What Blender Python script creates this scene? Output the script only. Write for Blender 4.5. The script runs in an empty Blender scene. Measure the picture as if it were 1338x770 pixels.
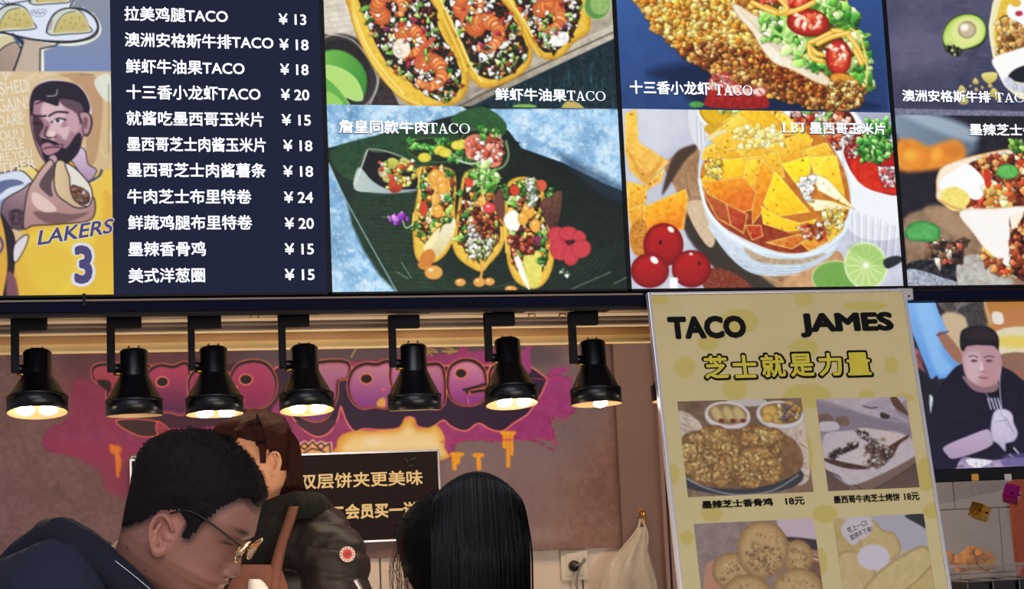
import bpy, bmesh, math, random
import numpy as np
from mathutils import Vector, Matrix
random.seed(7)
PI = math.pi
scene = bpy.context.scene; COL = scene.collection
# ---------------------------------------------------------------- camera (photograph is 1338 x 770)
FPX, YAW, PITCH, ROLL = 2266.26, .238969, .136236, -.0445395
CAM = np.array([-.45185, -3.32965, 1.55165])
def cam_axes():
    f = np.array([math.sin(YAW)*math.cos(PITCH), math.cos(YAW)*math.cos(PITCH), math.sin(PITCH)])
    r = np.array([math.cos(YAW), -math.sin(YAW), 0]); u = np.cross(r, f); c, s = math.cos(ROLL), math.sin(ROLL)
    return c*r+s*u, -s*r+c*u, f
CR, CU, CF = cam_axes()
cd = bpy.data.cameras.new('camera'); cam = bpy.data.objects.new('camera', cd); COL.objects.link(cam)
cd.sensor_width = 36; cd.lens = FPX/1338*36; cd.clip_start = .05
m = Matrix.Identity(4)
for i in range(3): m[i][0], m[i][1], m[i][2], m[i][3] = CR[i], CU[i], -CF[i], CAM[i]
cam.matrix_world = m; scene.camera = cam
# ---------------------------------------------------------------- light: the hall outside and added unseen fills, the spotlights' light is built with the lamps
world = bpy.data.worlds.new('hall'); scene.world = world; world.use_nodes = True
bg = world.node_tree.nodes['Background']; bg.inputs[0].default_value = (.66, .62, .70, 1); bg.inputs[1].default_value = .38
def area(name, loc, look, size, power, col):
    l = bpy.data.lights.new(name, 'AREA'); l.shape = 'RECTANGLE'; l.size, l.size_y = size; l.energy = power; l.color = col
    o = bpy.data.objects.new(name, l); COL.objects.link(o); o.location = loc
    o.rotation_euler = (Vector(look)-Vector(loc)).to_track_quat('-Z', 'Y').to_euler(); return o
area('hall_ceiling_light', (-.8, -4.2, 4.2), (0, -.3, 1.4), (3.2, 1.2), 60, (.80, .86, 1))
area('added_front_fill', (1.2, -7, 1.75), (.3, 0, 1.9), (5, 1.6), 150, (1, .86, .72))  # unseen low fill added to brighten the pale board, sign and people
area('stall_ceiling_light', (.35, .95, 2.30), (.35, 1.1, 0), (2.6, .4), 17, (1, .78, .58))
area('added_up_fill', (.2, .12, 1.12), (.2, .26, 2), (1.7, .2), 9, (1, .80, .58))  # unseen warm up-light added to brighten soffit and pale board from below
scene.view_settings.view_transform = 'Standard'; scene.view_settings.look = 'None'
scene.view_settings.exposure = 0; scene.view_settings.gamma = 1; scene.view_settings.use_curve_mapping = False
# ---------------------------------------------------------------- measuring helpers
def ray(x, y): d = CR*(x-669)/FPX-CU*(y-385)/FPX+CF; return d
def at(x, y, Y):
    """the point of the upright plane at depth Y that stands at this place of the photograph"""
    d = ray(x, y); return CAM+d*(Y-CAM[1])/d[1]
def deep(x, y, D): return CAM+ray(x, y)*D
def proj(P):
    q = (np.asarray(P)-CAM); z = q@CF; return 669+FPX*(q@CR)/z, 385-FPX*(q@CU)/z
# ---------------------------------------------------------------- flat print of the signs, worked out with numpy
def hx(c):
    if isinstance(c, str): return np.array([int(c[i:i+2], 16) for i in (0, 2, 4)], float)/255
    return np.asarray(c, float)
def vnoise(h, w, sc, rng, oct=3):
    out = np.zeros((h, w)); amp = 1; tot = 0
    for o in range(oct):
        s = max(1.0, sc/2**o); gh = int(h/s)+3; gw = int(w/s)+3
        g = rng.random((gh, gw))*2-1
        y = np.arange(h)/s; x = np.arange(w)/s; yi = y.astype(int); xi = x.astype(int)
        fy = (y-yi)[:, None]; fx = (x-xi)[None]; fy = fy*fy*(3-2*fy); fx = fx*fx*(3-2*fx)
        a = g[yi][:, xi]; b = g[yi][:, xi+1]; c = g[yi+1][:, xi]; d = g[yi+1][:, xi+1]
        out += amp*((a*(1-fx)+b*fx)*(1-fy)+(c*(1-fx)+d*fx)*fy); tot += amp; amp *= .6
    return out/tot
def spline(p, closed=True, m=5):
    n = len(p); o = []
    for i in range(n if closed else n-1):
        if closed: a, b, c, d = p[(i-1) % n], p[i], p[(i+1) % n], p[(i+2) % n]
        else: a, b, c, d = p[max(i-1, 0)], p[i], p[i+1], p[min(i+2, n-1)]
        for k in range(m):
            t = k/m
            o.append(.5*(2*b+(c-a)*t+(2*a-5*b+4*c-d)*t*t+(3*b-a-3*c+d)*t**3))
    if not closed: o.append(p[-1])
    return np.array(o)
class Canvas:
    def __init__(s, x0, y0, x1, y1, bg, seed=1):
        s.x0, s.y0 = x0, y0; s.w, s.h = int(x1-x0), int(y1-y0)
        s.a = np.zeros((s.h, s.w, 3)); s.a[:] = hx(bg); s.r = np.random.default_rng(seed); s.T = (0, 0, 1)
    def view(s, ox, oy, k): s.T = (ox, oy, k)
    def P(s, pts):
        p = np.array(pts, float).reshape(-1, 2)
        return (p/s.T[2]+[s.T[0]-s.x0, s.T[1]-s.y0])
    def win(s, p, pad):
        a = np.floor(p.min(0)-pad).astype(int); b = np.ceil(p.max(0)+pad).astype(int)+1
        a = np.maximum(a, 0); b = np.minimum(b, [s.w, s.h])
        if (b <= a).any(): return None
        X, Y = np.meshgrid(np.arange(a[0], b[0])+.5, np.arange(a[1], b[1])+.5)
        return a, b, X, Y
    def sdf(s, p, X, Y, closed=True):
        d = np.full(X.shape, 1e9); ins = np.zeros(X.shape, bool); n = len(p)
        for i in range(n if closed else n-1):
            ax, ay = p[i]; bx, by = p[(i+1) % n]; ex, ey = bx-ax, by-ay; L = ex*ex+ey*ey+1e-12
            t = np.clip(((X-ax)*ex+(Y-ay)*ey)/L, 0, 1)
            np.minimum(d, (X-ax-t*ex)**2+(Y-ay-t*ey)**2, out=d)
            if closed and (ay > by) != (ay == by):
                c = ((ay > Y) != (by > Y)) & (X < ex*(Y-ay)/(ey if ey else 1e-9)+ax); ins ^= c
            elif closed:
                c = ((ay > Y) != (by > Y)) & (X < ex*(Y-ay)/(ey if abs(ey) > 1e-12 else 1e-9)+ax); ins ^= c
        d = np.sqrt(d)
        return np.where(ins, -d, d) if closed else d
    def put(s, a, b, m, col):
        v = s.a[a[1]:b[1], a[0]:b[0]]; m = m[..., None]; v[:] = v*(1-m)+col*m
    def F(s, pts, col, rim=None, rw=6, a=1, n=0, ns=8, g=None, gd=(0, 1), sm=1, soft=0, jag=0, out=None, ow=1.5):
        """filled outline: rim darkens inwards over rw, g is a second colour along gd, n is grain, out an outline"""
        k = s.T[2]; p = s.P(pts)
        if sm: p = spline(p, True, 4 if len(p) < 14 else 3)
        W = s.win(p, 2+soft/k+ow)
        if W is None: return
        A, B, X, Y = W
        d = s.sdf(p, X, Y)
        if jag: d = d+vnoise(X.shape[0], X.shape[1], 4, s.r, 2)*jag/k
        so = max(1, soft/k); m = np.clip(.5-d/so, 0, 1)*a
        if out is not None:
            mo = np.clip(.5-(d-ow/k), 0, 1)*a; s.put(A, B, mo, hx(out))
        c = np.zeros(X.shape+(3,)); c[:] = hx(col)
        if g is not None:
            q = X*gd[0]+Y*gd[1]; pq = p@np.array(gd, float)
            t = np.clip((q-pq.min())/(np.ptp(pq)+1e-9), 0, 1)[..., None]; c = c*(1-t)+hx(g)*t
        if rim is not None:
            t = np.clip(1+d/(rw/k), 0, 1)[..., None]**1.5; c = c*(1-t)+hx(rim)*t
        if n: c = c+vnoise(X.shape[0], X.shape[1], max(1, ns/k), s.r)[..., None]*n
        s.put(A, B, m, np.clip(c, 0, 1))
    def E(s, cx, cy, rx, ry, col, rot=0, **kw):
        t = np.linspace(0, 2*np.pi, 18, endpoint=False); c, si = np.cos(rot), np.sin(rot)
        x = rx*np.cos(t); y = ry*np.sin(t)
        s.F(np.stack([cx+x*c-y*si, cy+x*si+y*c], -1).ravel(), col, sm=1, **kw)
    def R(s, x0, y0, x1, y1, col, **kw): s.F([x0, y0, x1, y0, x1, y1, x0, y1], col, sm=0, **kw)
    def L(s, pts, w, col, a=1, sm=1, soft=0, w2=None):
        k = s.T[2]; p = s.P(pts)
        if sm and len(p) > 2: p = spline(p, False, 4)
        W = s.win(p, w/k+1)
        if W is None: return
        A, B, X, Y = W
        d = s.sdf(p, X, Y, False)
        s.put(A, B, np.clip(.5-(d-w/2/k)/max(1, soft/k), 0, 1)*a, hx(col))
    def S(s, reg, cols, n, size, el=1.6, ang=None, hl=.25, sh=.45, jit=.12, rough=.3):
        """small irregular pieces of food strewn over the region"""
        k = s.T[2]; p = spline(s.P(reg), True, 3) if len(reg) > 8 else s.P(reg)
        lo, hi = p.min(0), p.max(0); cnt = 0; tries = 0; cc = [hx(c) for c in cols]
        while cnt < n and tries < n*6:
            tries += 1
            q = lo+s.r.random(2)*(hi-lo)
            ins = False; m = len(p); x, y = q
            px, py = p[:, 0], p[:, 1]; qx, qy = np.roll(px, -1), np.roll(py, -1)
            c = ((py > y) != (qy > y)) & (x < (qx-px)*(y-py)/np.where(qy == py, 1e-9, qy-py)+px)
            if c.sum() % 2 == 0: continue
            cnt += 1
            r = s.r.uniform(*size)/k if isinstance(size, tuple) else size/k*s.r.uniform(.6, 1.3)
            e = s.r.uniform(1, el); th = s.r.uniform(0, np.pi) if ang is None else ang+s.r.normal(0, .25)
            col = np.clip(cc[s.r.integers(len(cc))]*(1+s.r.normal(0, jit)), 0, 1)
            R = r*e*1.4+2; a = np.maximum(np.floor(q-R).astype(int), 0); b = np.minimum(np.ceil(q+R).astype(int)+1, [s.w, s.h])
            if (b <= a).any(): continue
            X, Y = np.meshgrid(np.arange(a[0], b[0])+.5-x, np.arange(a[1], b[1])+.5-y)
            u = (X*np.cos(th)+Y*np.sin(th))/e; v = -X*np.sin(th)+Y*np.cos(th)
            t = np.arctan2(v, u); h = s.r.uniform(0, 6.3, 3)
            rr = r*(1+rough*(np.cos(2*t+h[0])*.5+np.cos(3*t+h[1])*.5+np.cos(5*t+h[2])*.3))
            d = np.hypot(u, v)-rr
            if sh: 
                v_ = s.a[a[1]:b[1], a[0]:b[0]]; mm = (np.clip(.5-(d-.9), 0, 1)*sh)[..., None]; v_[:] = v_*(1-mm)+v_*.25*mm
            lit = np.clip(-(X+Y*1.3)/(r*2+.3), -1, 1)[..., None]
            s.put(a, b, np.clip(.5-d, 0, 1), np.clip(col*(1+lit*hl)+np.clip(lit-.45, 0, 1)*hl*.9, 0, 1))
    def N(s, reg, amp, ns, col=None, thr=None, sharp=8):
        """mottle a region: amp is the strength, or col painted where noise passes thr"""
        k = s.T[2]; p = s.P(reg); W = s.win(p, 1)
        if W is None: return
        A, B, X, Y = W
        m = np.clip(.5-s.sdf(p, X, Y), 0, 1); z = vnoise(X.shape[0], X.shape[1], max(1, ns/k), s.r, 4)
        v = s.a[A[1]:B[1], A[0]:B[0]]
        if col is None: v[:] = np.clip(v+z[..., None]*amp*m[..., None], 0, 1)
        else: s.put(A, B, m*np.clip((z-thr)*sharp, 0, 1)*amp, hx(col))

def leaf(c, x, y, r, n=10, cols=('3f8a35', '5fae48', '2c6a2b', '86c45e')):
    for i in range(n):
        a = c.r.uniform(0, 6.28); q = r*c.r.uniform(0, .8)
        c.S([x+q*np.cos(a)-r*.2, y+q*np.sin(a)-r*.2, x+q*np.cos(a)+r*.2, y+q*np.sin(a)-r*.2, x+q*np.cos(a)+r*.2, y+q*np.sin(a)+r*.2, x+q*np.cos(a)-r*.2, y+q*np.sin(a)+r*.2], cols, 3, r*.22, 2, hl=.35, sh=.25)
def shrimp(c, x, y, r, rot, col='e48848'):
    """a curled prawn: fat tapering crescent with rings"""
    for i in range(15):
        t = i/14; a = rot+t*4.6; w = r*(.50-.30*t); q = r*(.62+.1*t)
        X, Y = x+q*np.cos(a), y+q*np.sin(a)
        base = hx(col)*(.86+.28*((i % 3)/2)); c.E(X, Y, w, w*.9, np.clip(base, 0, 1), rot=a, rim='b8481c', rw=w*.5)
        if i % 2 == 0: c.E(X-w*.2, Y-w*.3, w*.42, w*.24, 'fbd8b0', rot=a, a=.75)

MEAT = ('7a2f1c', 'a5492a', 'c76b3a', '5a2016', '93401f', 'd98b54')
GREEN = ('3f7d2f', '6aa83f', '9cc75c', '2b5a25', 'b9d67a')
CHEESE = ('f5efe0', 'ffffff', 'e6dcc6', 'fff9ec')
MIX = MEAT+GREEN+CHEESE+('e8b84a', 'c8321f', '3a2418')

def paint_shrimp():
    c = Canvas(412, -8, 812, 150, '8d8474', 2); c.view(410, 0, 3.143)
    c.F([20, -40, 260, -40, 220, 160, 20, 170], 'c9bfae', n=.12, ns=26, sm=0)
    for i in range(7): c.L([20, 10+i*22, 240, -20+i*24], 3, '9a8f7e', a=.5)
    c.F([30, 140, 180, 150, 240, 300, 600, 470, 30, 470], '3b3234', n=.08, ns=10, sm=0)
    c.F([230, 180, 1250, -40, 1250, 150, 960, 260, 560, 470, 350, 430], 'a59a88', n=.12, ns=30, sm=0)
    c.F([560, 470, 620, 380, 1250, 95, 1250, 165, 640, 440], '857b6d', n=.1, ns=20, sm=0, g='bdb2a0', gd=(.5, -1))
    c.L([590, 440, 900, 285, 1240, 128], 5, '4c443d'); c.L([640, 400, 900, 262, 1240, 98], 3, 'c9bfae')
    c.F([600, 460, 720, 400, 1250, 150, 1250, 470], '17303a', n=.08, ns=14, sm=0)
    for i in range(120):
        x = c.r.uniform(780, 1230); y0 = c.r.uniform(max(180, 470-(x-620)*.46), 420); c.L([x, y0, x+c.r.normal(0, 3), y0+c.r.uniform(15, 60)], c.r.uniform(1, 4), ['2f6873', '3c7f86', '1d4652', '0e2027'][c.r.integers(4)], a=.6, sm=0)
    # lime bowl
    c.E(120, 300, 148, 168, '3a3436', rim='b9b2a6', rw=14, rot=-.3); c.E(112, 300, 118, 140, '2a2527', n=.06, ns=8, rot=-.3)
    c.L([60, 140, 160, 165, 235, 260, 262, 340, 230, 430], 5, 'c9c2b4', a=.8)
    c.F([40, 215, 110, 205, 180, 245, 218, 310, 210, 390, 170, 420, 120, 380, 40, 290], '6fb04a', g='3f8a34', gd=(1, .2), rim='2f6d2b', rw=8)
    c.F([40, 270, 110, 280, 170, 320, 200, 380, 195, 415, 130, 400, 70, 350, 40, 330], 'a3cf6a', rim='d9ecb0', rw=5)
    c.F([40, 320, 90, 350, 130, 400, 145, 440, 40, 440], '5fa544', rim='c9e39a', rw=6)
    c.F([45, 380, 80, 385, 120, 430, 45, 435], '8cc25b')
    def taco(shell, fill, inner='2c2420'):
        c.F(shell, 'e4b53a', rim='b9801c', rw=26, n=.07, ns=14); c.F(fill, inner, n=.1, ns=8)
        c.S(fill, MIX+('3a2418', '241a16', '4a3020'), int(len(fill)*14), (4, 10), 2.2); c.S(fill, CHEESE, int(len(fill)*2), (4, 9), 1.6)
    taco([150, 60, 160, -30, 500, -30, 545, 110, 600, 220, 637, 320, 615, 400, 540, 440, 420, 438, 350, 400, 260, 300, 190, 180],
         [205, -20, 480, -20, 510, 110, 570, 220, 606, 310, 590, 380, 530, 415, 470, 395, 400, 340, 310, 270, 250, 170, 215, 80])
    taco([480, -30, 770, -30, 830, 60, 880, 150, 898, 230, 870, 290, 790, 340, 700, 362, 640, 320, 610, 240, 550, 100],
         [530, -20, 760, -20, 830, 100, 870, 180, 868, 245, 800, 310, 720, 325, 660, 290, 630, 220, 570, 80])
    taco([770, -30, 1100, -30, 1135, 60, 1130, 130, 1070, 175, 1020, 230, 950, 245, 900, 190, 850, 90],
         [830, -20, 1075, -20, 1090, 60, 1070, 130, 1010, 200, 950, 215, 915, 170, 870, 70])
    c.L([165, -10, 165, 70, 200, 170, 260, 280, 350, 385, 440, 432], 13, 'eac154'); c.L([170, 60, 215, 180, 290, 295, 370, 385], 5, 'fbe08a')
    c.L([490, -20, 540, 90, 600, 220, 625, 290], 12, 'e9bd45'); c.L([510, -20, 575, 110, 640, 260, 690, 335], 8, 'f5d673')
    c.L([775, -20, 840, 60, 885, 160, 925, 225], 12, 'e2b23c'); c.L([790, -20, 860, 80, 900, 150], 5, 'f8dd86')
    c.E(1165, 20, 55, 62, '5d8a45', rim='a7c178', rw=9, rot=.3); c.E(1175, 15, 40, 45, '86ab62', n=.08)
    for x, y, r, a in [(310, 30, 75, 2.2), (395, 170, 70, -2.4), (475, 300, 78, -2.2), (640, 20, 66, 2.5), (705, 140, 82, -2.6), (965, 70, 72, -2.4), (990, -10, 50, 1)]: shrimp(c, x, y, r, a)
    c.L([430, 250, 450, 200, 490, 160], 20, 'c9583a'); c.L([660, 120, 690, 70, 740, 55], 14, 'd2733f'); c.L([600, 100, 625, 40, 650, 0], 18, 'cf6238')
    c.E(360, 200, 36, 42, 'ead9c0', n=.12, ns=10); c.E(1010, 160, 40, 30, 'efe9df', n=.15, ns=8, rot=-.3)
    for reg, nn in (([215, 10, 480, 10, 540, 200, 590, 330, 500, 400, 330, 270], 80), ([560, 0, 760, 0, 860, 200, 760, 320, 640, 250], 60), ([860, 0, 1080, 0, 1060, 130, 960, 200], 30)):
        c.S(reg, CHEESE, nn//3, (4, 11), 1.4, hl=.1); c.S(reg, GREEN, nn//6, (4, 9), 2); c.S(reg, ('c23a2a', 'a02c3f', '8f3552'), nn//8, (5, 11), 1.8)
    c.E(865, 438, 50, 10, '7fb04c'); c.F([1020, 450, 1040, 415, 1080, 420, 1110, 450], 'b8a35a')
    return c

def paint_street():
    c = Canvas(420, 134, 828, 390, '14201f', 3); c.view(410, 190, 3.143)
    # folk-blue stone at both sides, dark leaf between
    for reg in ([40, -190, 600, -165, 640, -140, 330, -60, 60, 10], [640, -150, 1250, -150, 1310, 620, 1310, 220, 1130, 80, 900, 10, 800, -30], [60, 70, 140, 240, 345, 610, 60, 610], [820, 0, 1300, -160, 1300, 200, 1200, 160, 1020, 70]):
        c.F(reg, '8ab2d6', sm=0); c.N(reg, .25, 120); c.N(reg, .75, 46, 'c2dcf2', .05, 3); c.N(reg, .5, 30, '5f92c4', .2, 4); c.N(reg, .6, 26, 'e6f2fc', .3, 4); c.N(reg, .45, 14, '5484b8', .22, 4); c.N(reg, .4, 12, 'eef6fd', .25, 4)
    c.F([1010, 30, 1310, 190, 1310, 250, 1180, 200, 1090, 130], '2b3d52', a=.6, soft=30)
    c.F([55, 20, 330, -60, 560, -110, 640, -150, 800, -60, 860, 20, 1010, 110, 1120, 190, 1300, 290, 1310, 620, 345, 610, 140, 250, 60, 70], '16241f', g='22352a', gd=(-.6, .7), sm=0, n=.03, ns=20)
    c.F([70, 20, 330, -55, 480, -90, 600, -40, 520, 60, 420, 130, 160, 150], '2b4d31', n=.05, ns=16, a=.9, soft=10)
    c.F([140, 240, 410, 160, 410, 480, 700, 580, 345, 608], '243b2a', n=.04, ns=14, soft=14)
    c.F([560, -110, 690, -160, 790, -90, 760, -30, 640, -60], '2f5a33', n=.05)
    for i in range(26):
        y = 120+i*19; c.L([130+i*8, y, 300+i*8, y+8, 420, y+2], 1.6, '46664a', a=.55)
    for i in range(16):
        c.L([700+i*30, 590-i*3, 800+i*32, 570-i*12], 1.5, '7f9a80', a=.35)
    for p in ([340, 520, 390, 550], [1060, 590, 1220, 520], [1230, 570, 1290, 540], [360, 480, 400, 545]): c.L(p, 3, 'b7cdb4', a=.7, sm=0)
    c.L([60, 70, 140, 240, 345, 608], 3, 'c5dfee')
    # paper boat with diced salsa, top left
    c.F([165, 175, 180, 90, 225, 15, 245, 25, 330, 30, 420, 80, 430, 130, 440, 185, 340, 195, 240, 192], '1d1f22', rim='8e9d8a', rw=5)
    c.F([165, 178, 185, 90, 240, 145, 310, 180, 440, 180, 340, 197, 240, 194], 'aebdb8', g='8699a2', gd=(1, 0))
    c.L([220, 20, 195, 90, 168, 160], 6, 'cdd6bc'); c.L([225, 15, 300, 25, 400, 70, 420, 120], 4, 'a9b79c')
    for x, y, r, cl in [(290, 110, 24, 'e8d9a8'), (325, 75, 24, 'd6cf5e'), (350, 95, 22, 'c3cf4a'), (340, 140, 26, 'e39a4a'), (335, 165, 30, 'd94f2a'), (375, 150, 24, 'e8792f'), (300, 130, 18, 'efe6c8'), (370, 70, 18, 'd8d67a'), (390, 90, 20, 'e6b94e')]:
        c.F([x-r, y-r*.6, x, y-r, x+r, y-r*.4, x+r*.8, y+r*.7, x-r*.3, y+r, x-r*.9, y+r*.5], cl, g=hx(cl)*.7, n=.06)
    c.S([260, 70, 420, 60, 430, 160, 300, 175], ('e8d75e', 'cfe07a', 'f2ead0', 'd8502c', '6f9a3c'), 40, (5, 11), 1.4)
    # back bowl with guacamole and salsa
    c.E(700, 20, 108, 82, '22301f', rim='7c9a5a', rw=8, rot=.5); c.E(500, 20, 120, 50, '26351f', rim='6d8c4a', rw=6, rot=.1)
    for x, y in [(400, -10), (430, 5), (470, 10), (520, 12), (550, -5), (500, 25), (600, 40), (640, 55), (570, 55)]: leaf(c, x, y, 34, 5)
    for x, y in [(455, 50), (520, 20), (540, 30), (610, -5), (590, 0)]: c.E(x, y, 28, 20, 'dccb4a', n=.1, rim='a8a030', rw=8)
    c.F([620, -20, 660, -45, 720, -40, 770, -30, 775, 40, 760, 85, 700, 90, 670, 60, 630, 50], 'd9765e', n=.14, ns=16)
    c.S([620, -20, 770, -40, 775, 60, 690, 85], ('e89880', 'c0503a', 'f2b8a6', 'a83428', 'f6d8cc'), 60, (6, 14), 1.6)
    leaf(c, 700, -55, 34, 8); leaf(c, 750, -45, 24, 5)
    c.L([595, 62, 640, 75, 690, 70], 8, 'bcd0ae'); c.L([560, 30, 610, 60], 5, '8fb07a')
    c.L([790, -20, 800, 40, 780, 85, 740, 100], 6, '8f9a78')
    # three tacos
    def taco(sh, fi, lean):
        c.F(sh, 'e6b648', rim='c8902c', rw=18, n=.06, ns=10); c.L([sh[i] for i in range(len(sh))][:0] or [sh[0], sh[1], sh[2], sh[3]], 6, 'f4cf62')
        c.F(fi, '3a261c', n=.08); c.S(fi, MEAT+('e8a254', 'f0c07a'), 150, (5, 10), 1.7); c.S(fi, GREEN, 50, (5, 12), 2.6); c.S(fi, ('f2e6c8', 'e9c25a', 'e5a04a'), 40, (5, 10), 2)
    taco([405, 330, 410, 280, 430, 160, 420, 100, 470, 85, 560, 95, 585, 140, 580, 260, 582, 330, 560, 420, 510, 475, 450, 485, 415, 450],
         [425, 330, 440, 250, 450, 110, 500, 92, 560, 110, 575, 180, 560, 270, 565, 330, 530, 380, 470, 410, 430, 370], 0)
    taco([567, 400, 580, 330, 600, 200, 620, 110, 700, 95, 760, 130, 740, 190, 765, 260, 788, 360, 770, 430, 720, 490, 690, 520, 640, 500, 590, 460],
         [590, 370, 610, 220, 630, 120, 700, 100, 750, 150, 730, 200, 755, 280, 765, 380, 730, 430, 690, 475, 640, 450, 600, 400], 0)
    taco([790, 440, 785, 330, 780, 220, 800, 150, 860, 128, 930, 150, 950, 220, 975, 330, 990, 430, 975, 520, 940, 575, 890, 590, 830, 560, 800, 500],
         [808, 430, 800, 300, 800, 180, 860, 140, 920, 160, 935, 240, 955, 330, 965, 420, 950, 500, 900, 540, 840, 520, 815, 470], 0)
    c.F([930, 240, 985, 195, 1020, 200, 1000, 330, 965, 340], '6e4a3c', n=.08, g='4e3028')
    c.F([735, 240, 770, 170, 785, 250, 780, 310, 765, 300], '6f4436')
    c.F([480, 440, 545, 310, 580, 305, 575, 360, 520, 450], 'efe3c0', g='cdbb84', n=.05); c.F([450, 420, 500, 350, 520, 345, 480, 430], 'f0dca0')
    c.F([820, 450, 845, 460, 880, 560, 885, 595, 850, 540], 'f6efdc'); c.F([860, 460, 930, 440, 930, 560, 890, 580], 'd6cf62', n=.1)
    c.F([780, 300, 820, 265, 850, 300, 840, 340, 800, 345], 'f4efe2'); c.F([470, 120, 540, 110, 560, 190, 500, 190], 'e2a24a', n=.06)
    for x, y, r in [(500, 130, 26), (525, 150, 24), (530, 175, 22), (500, 220, 20), (510, 270, 22), (880, 270, 26), (910, 330, 22), (860, 300, 22), (690, 230, 18), (670, 290, 20)]:
        c.E(x, y, r, r*1.3, 'e9a447', rim='c9772a', rw=8); c.E(x-r*.3, y-r*.5, r*.3, r*.2, 'fbe0a8', a=.8)
    c.E(720, 257, 26, 22, 'e04a4e', rim='b02a30', rw=8); c.E(716, 250, 8, 5, 'f7b0a8'); c.E(638, 150, 18, 22, 'd6482e'); c.E(825, 185, 20, 22, 'cf4326'); c.E(935, 165, 22, 24, 'd0583c')
    c.E(920, 392, 18, 18, '8e2d62', n=.2, ns=4); c.E(450, 260, 18, 30, 'c8462a')
    for x, y, r in [(690, 110, 52), (720, 140, 45), (660, 120, 30), (700, 165, 34)]: leaf(c, x, y, r, 12, ('6db24a', '9fd46c', '4f9437', 'c4e68e'))
    for x, y in [(440, 160), (550, 220), (560, 120), (600, 190), (790, 210), (780, 170), (940, 400), (930, 470), (615, 290), (420, 330), (545, 310), (970, 190)]: leaf(c, x, y, 22, 6)
    c.S([630, 330, 680, 320, 690, 390, 640, 390], ('f6ece0', 'e9c4a8', 'fff6ea'), 50, (3, 7), 2)
    c.S([640, 390, 730, 380, 720, 460, 650, 460], ('e9edc2', 'c3d98a', 'f6f2d8', '9dc06a'), 50, (4, 8), 3)
    c.S([800, 380, 900, 370, 900, 440, 820, 450], ('8c2c1e', 'c25a40', 'e08e6a', '6a1c14'), 70, (6, 10), 1.4)
    c.S([640, 260, 740, 300, 740, 380, 690, 390], ('8a341f', 'b3532c', 'd67a45', '5a1f14'), 60, (5, 9), 1.5)
    c.S([870, 140, 910, 140, 915, 240, 885, 250], ('e9edd8', 'bcd0a0', '6a8a5a', 'ffffff'), 50, (3, 7), 3)
    c.L([500, 170, 490, 240, 470, 320], 7, 'efb563'); c.L([690, 170, 700, 240], 6, 'e8c37a'); c.L([440, 90, 430, 160, 440, 220], 6, 'e9c95a')
    # drips of sauce
    for x, y, rx, ry in [(492, 522, 38, 30), (602, 563, 23, 17), (680, 562, 26, 20), (722, 560, 22, 17), (455, 490, 28, 22), (810, 590, 26, 14)]:
        c.E(x, y, rx, ry, 'dc9a4c', rim='a8642a', rw=7); c.E(x-rx*.3, y-ry*.35, rx*.3, ry*.2, 'f8dca4')
    c.L([685, 470, 690, 520, 680, 560], 10, 'dc9a4c'); c.F([440, 450, 480, 425, 500, 460, 470, 500, 435, 500], 'c87a35')
    # red and violet petals
    for x, y, rx, ry, a in [(1000, 370, 40, 36, .4), (1045, 362, 40, 30, 0), (1090, 375, 30, 25, .5), (1010, 430, 45, 40, 1), (1058, 450, 34, 45, .2), (1098, 425, 42, 38, -.4)]:
        c.E(x, y, rx, ry, 'c23f48', rot=a, rim='9c2b38', rw=8, n=.04)
    c.E(1048, 400, 10, 12, '5a1824'); c.S([310, 290, 380, 285, 385, 315, 320, 320], ('a04ac8', 'c87ae0', '7a2fa0'), 16, (7, 13), 1.5)
    c.L([365, 310, 380, 340, 410, 320], 4, 'd8e0b0'); c.L([280, 293, 320, 300], 3, '7a8a6a')
    c.S([1010, 510, 1060, 505, 1060, 540, 1020, 540], ('c5d6c0', '8aa58a'), 5, (4, 7))
    return c

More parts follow.
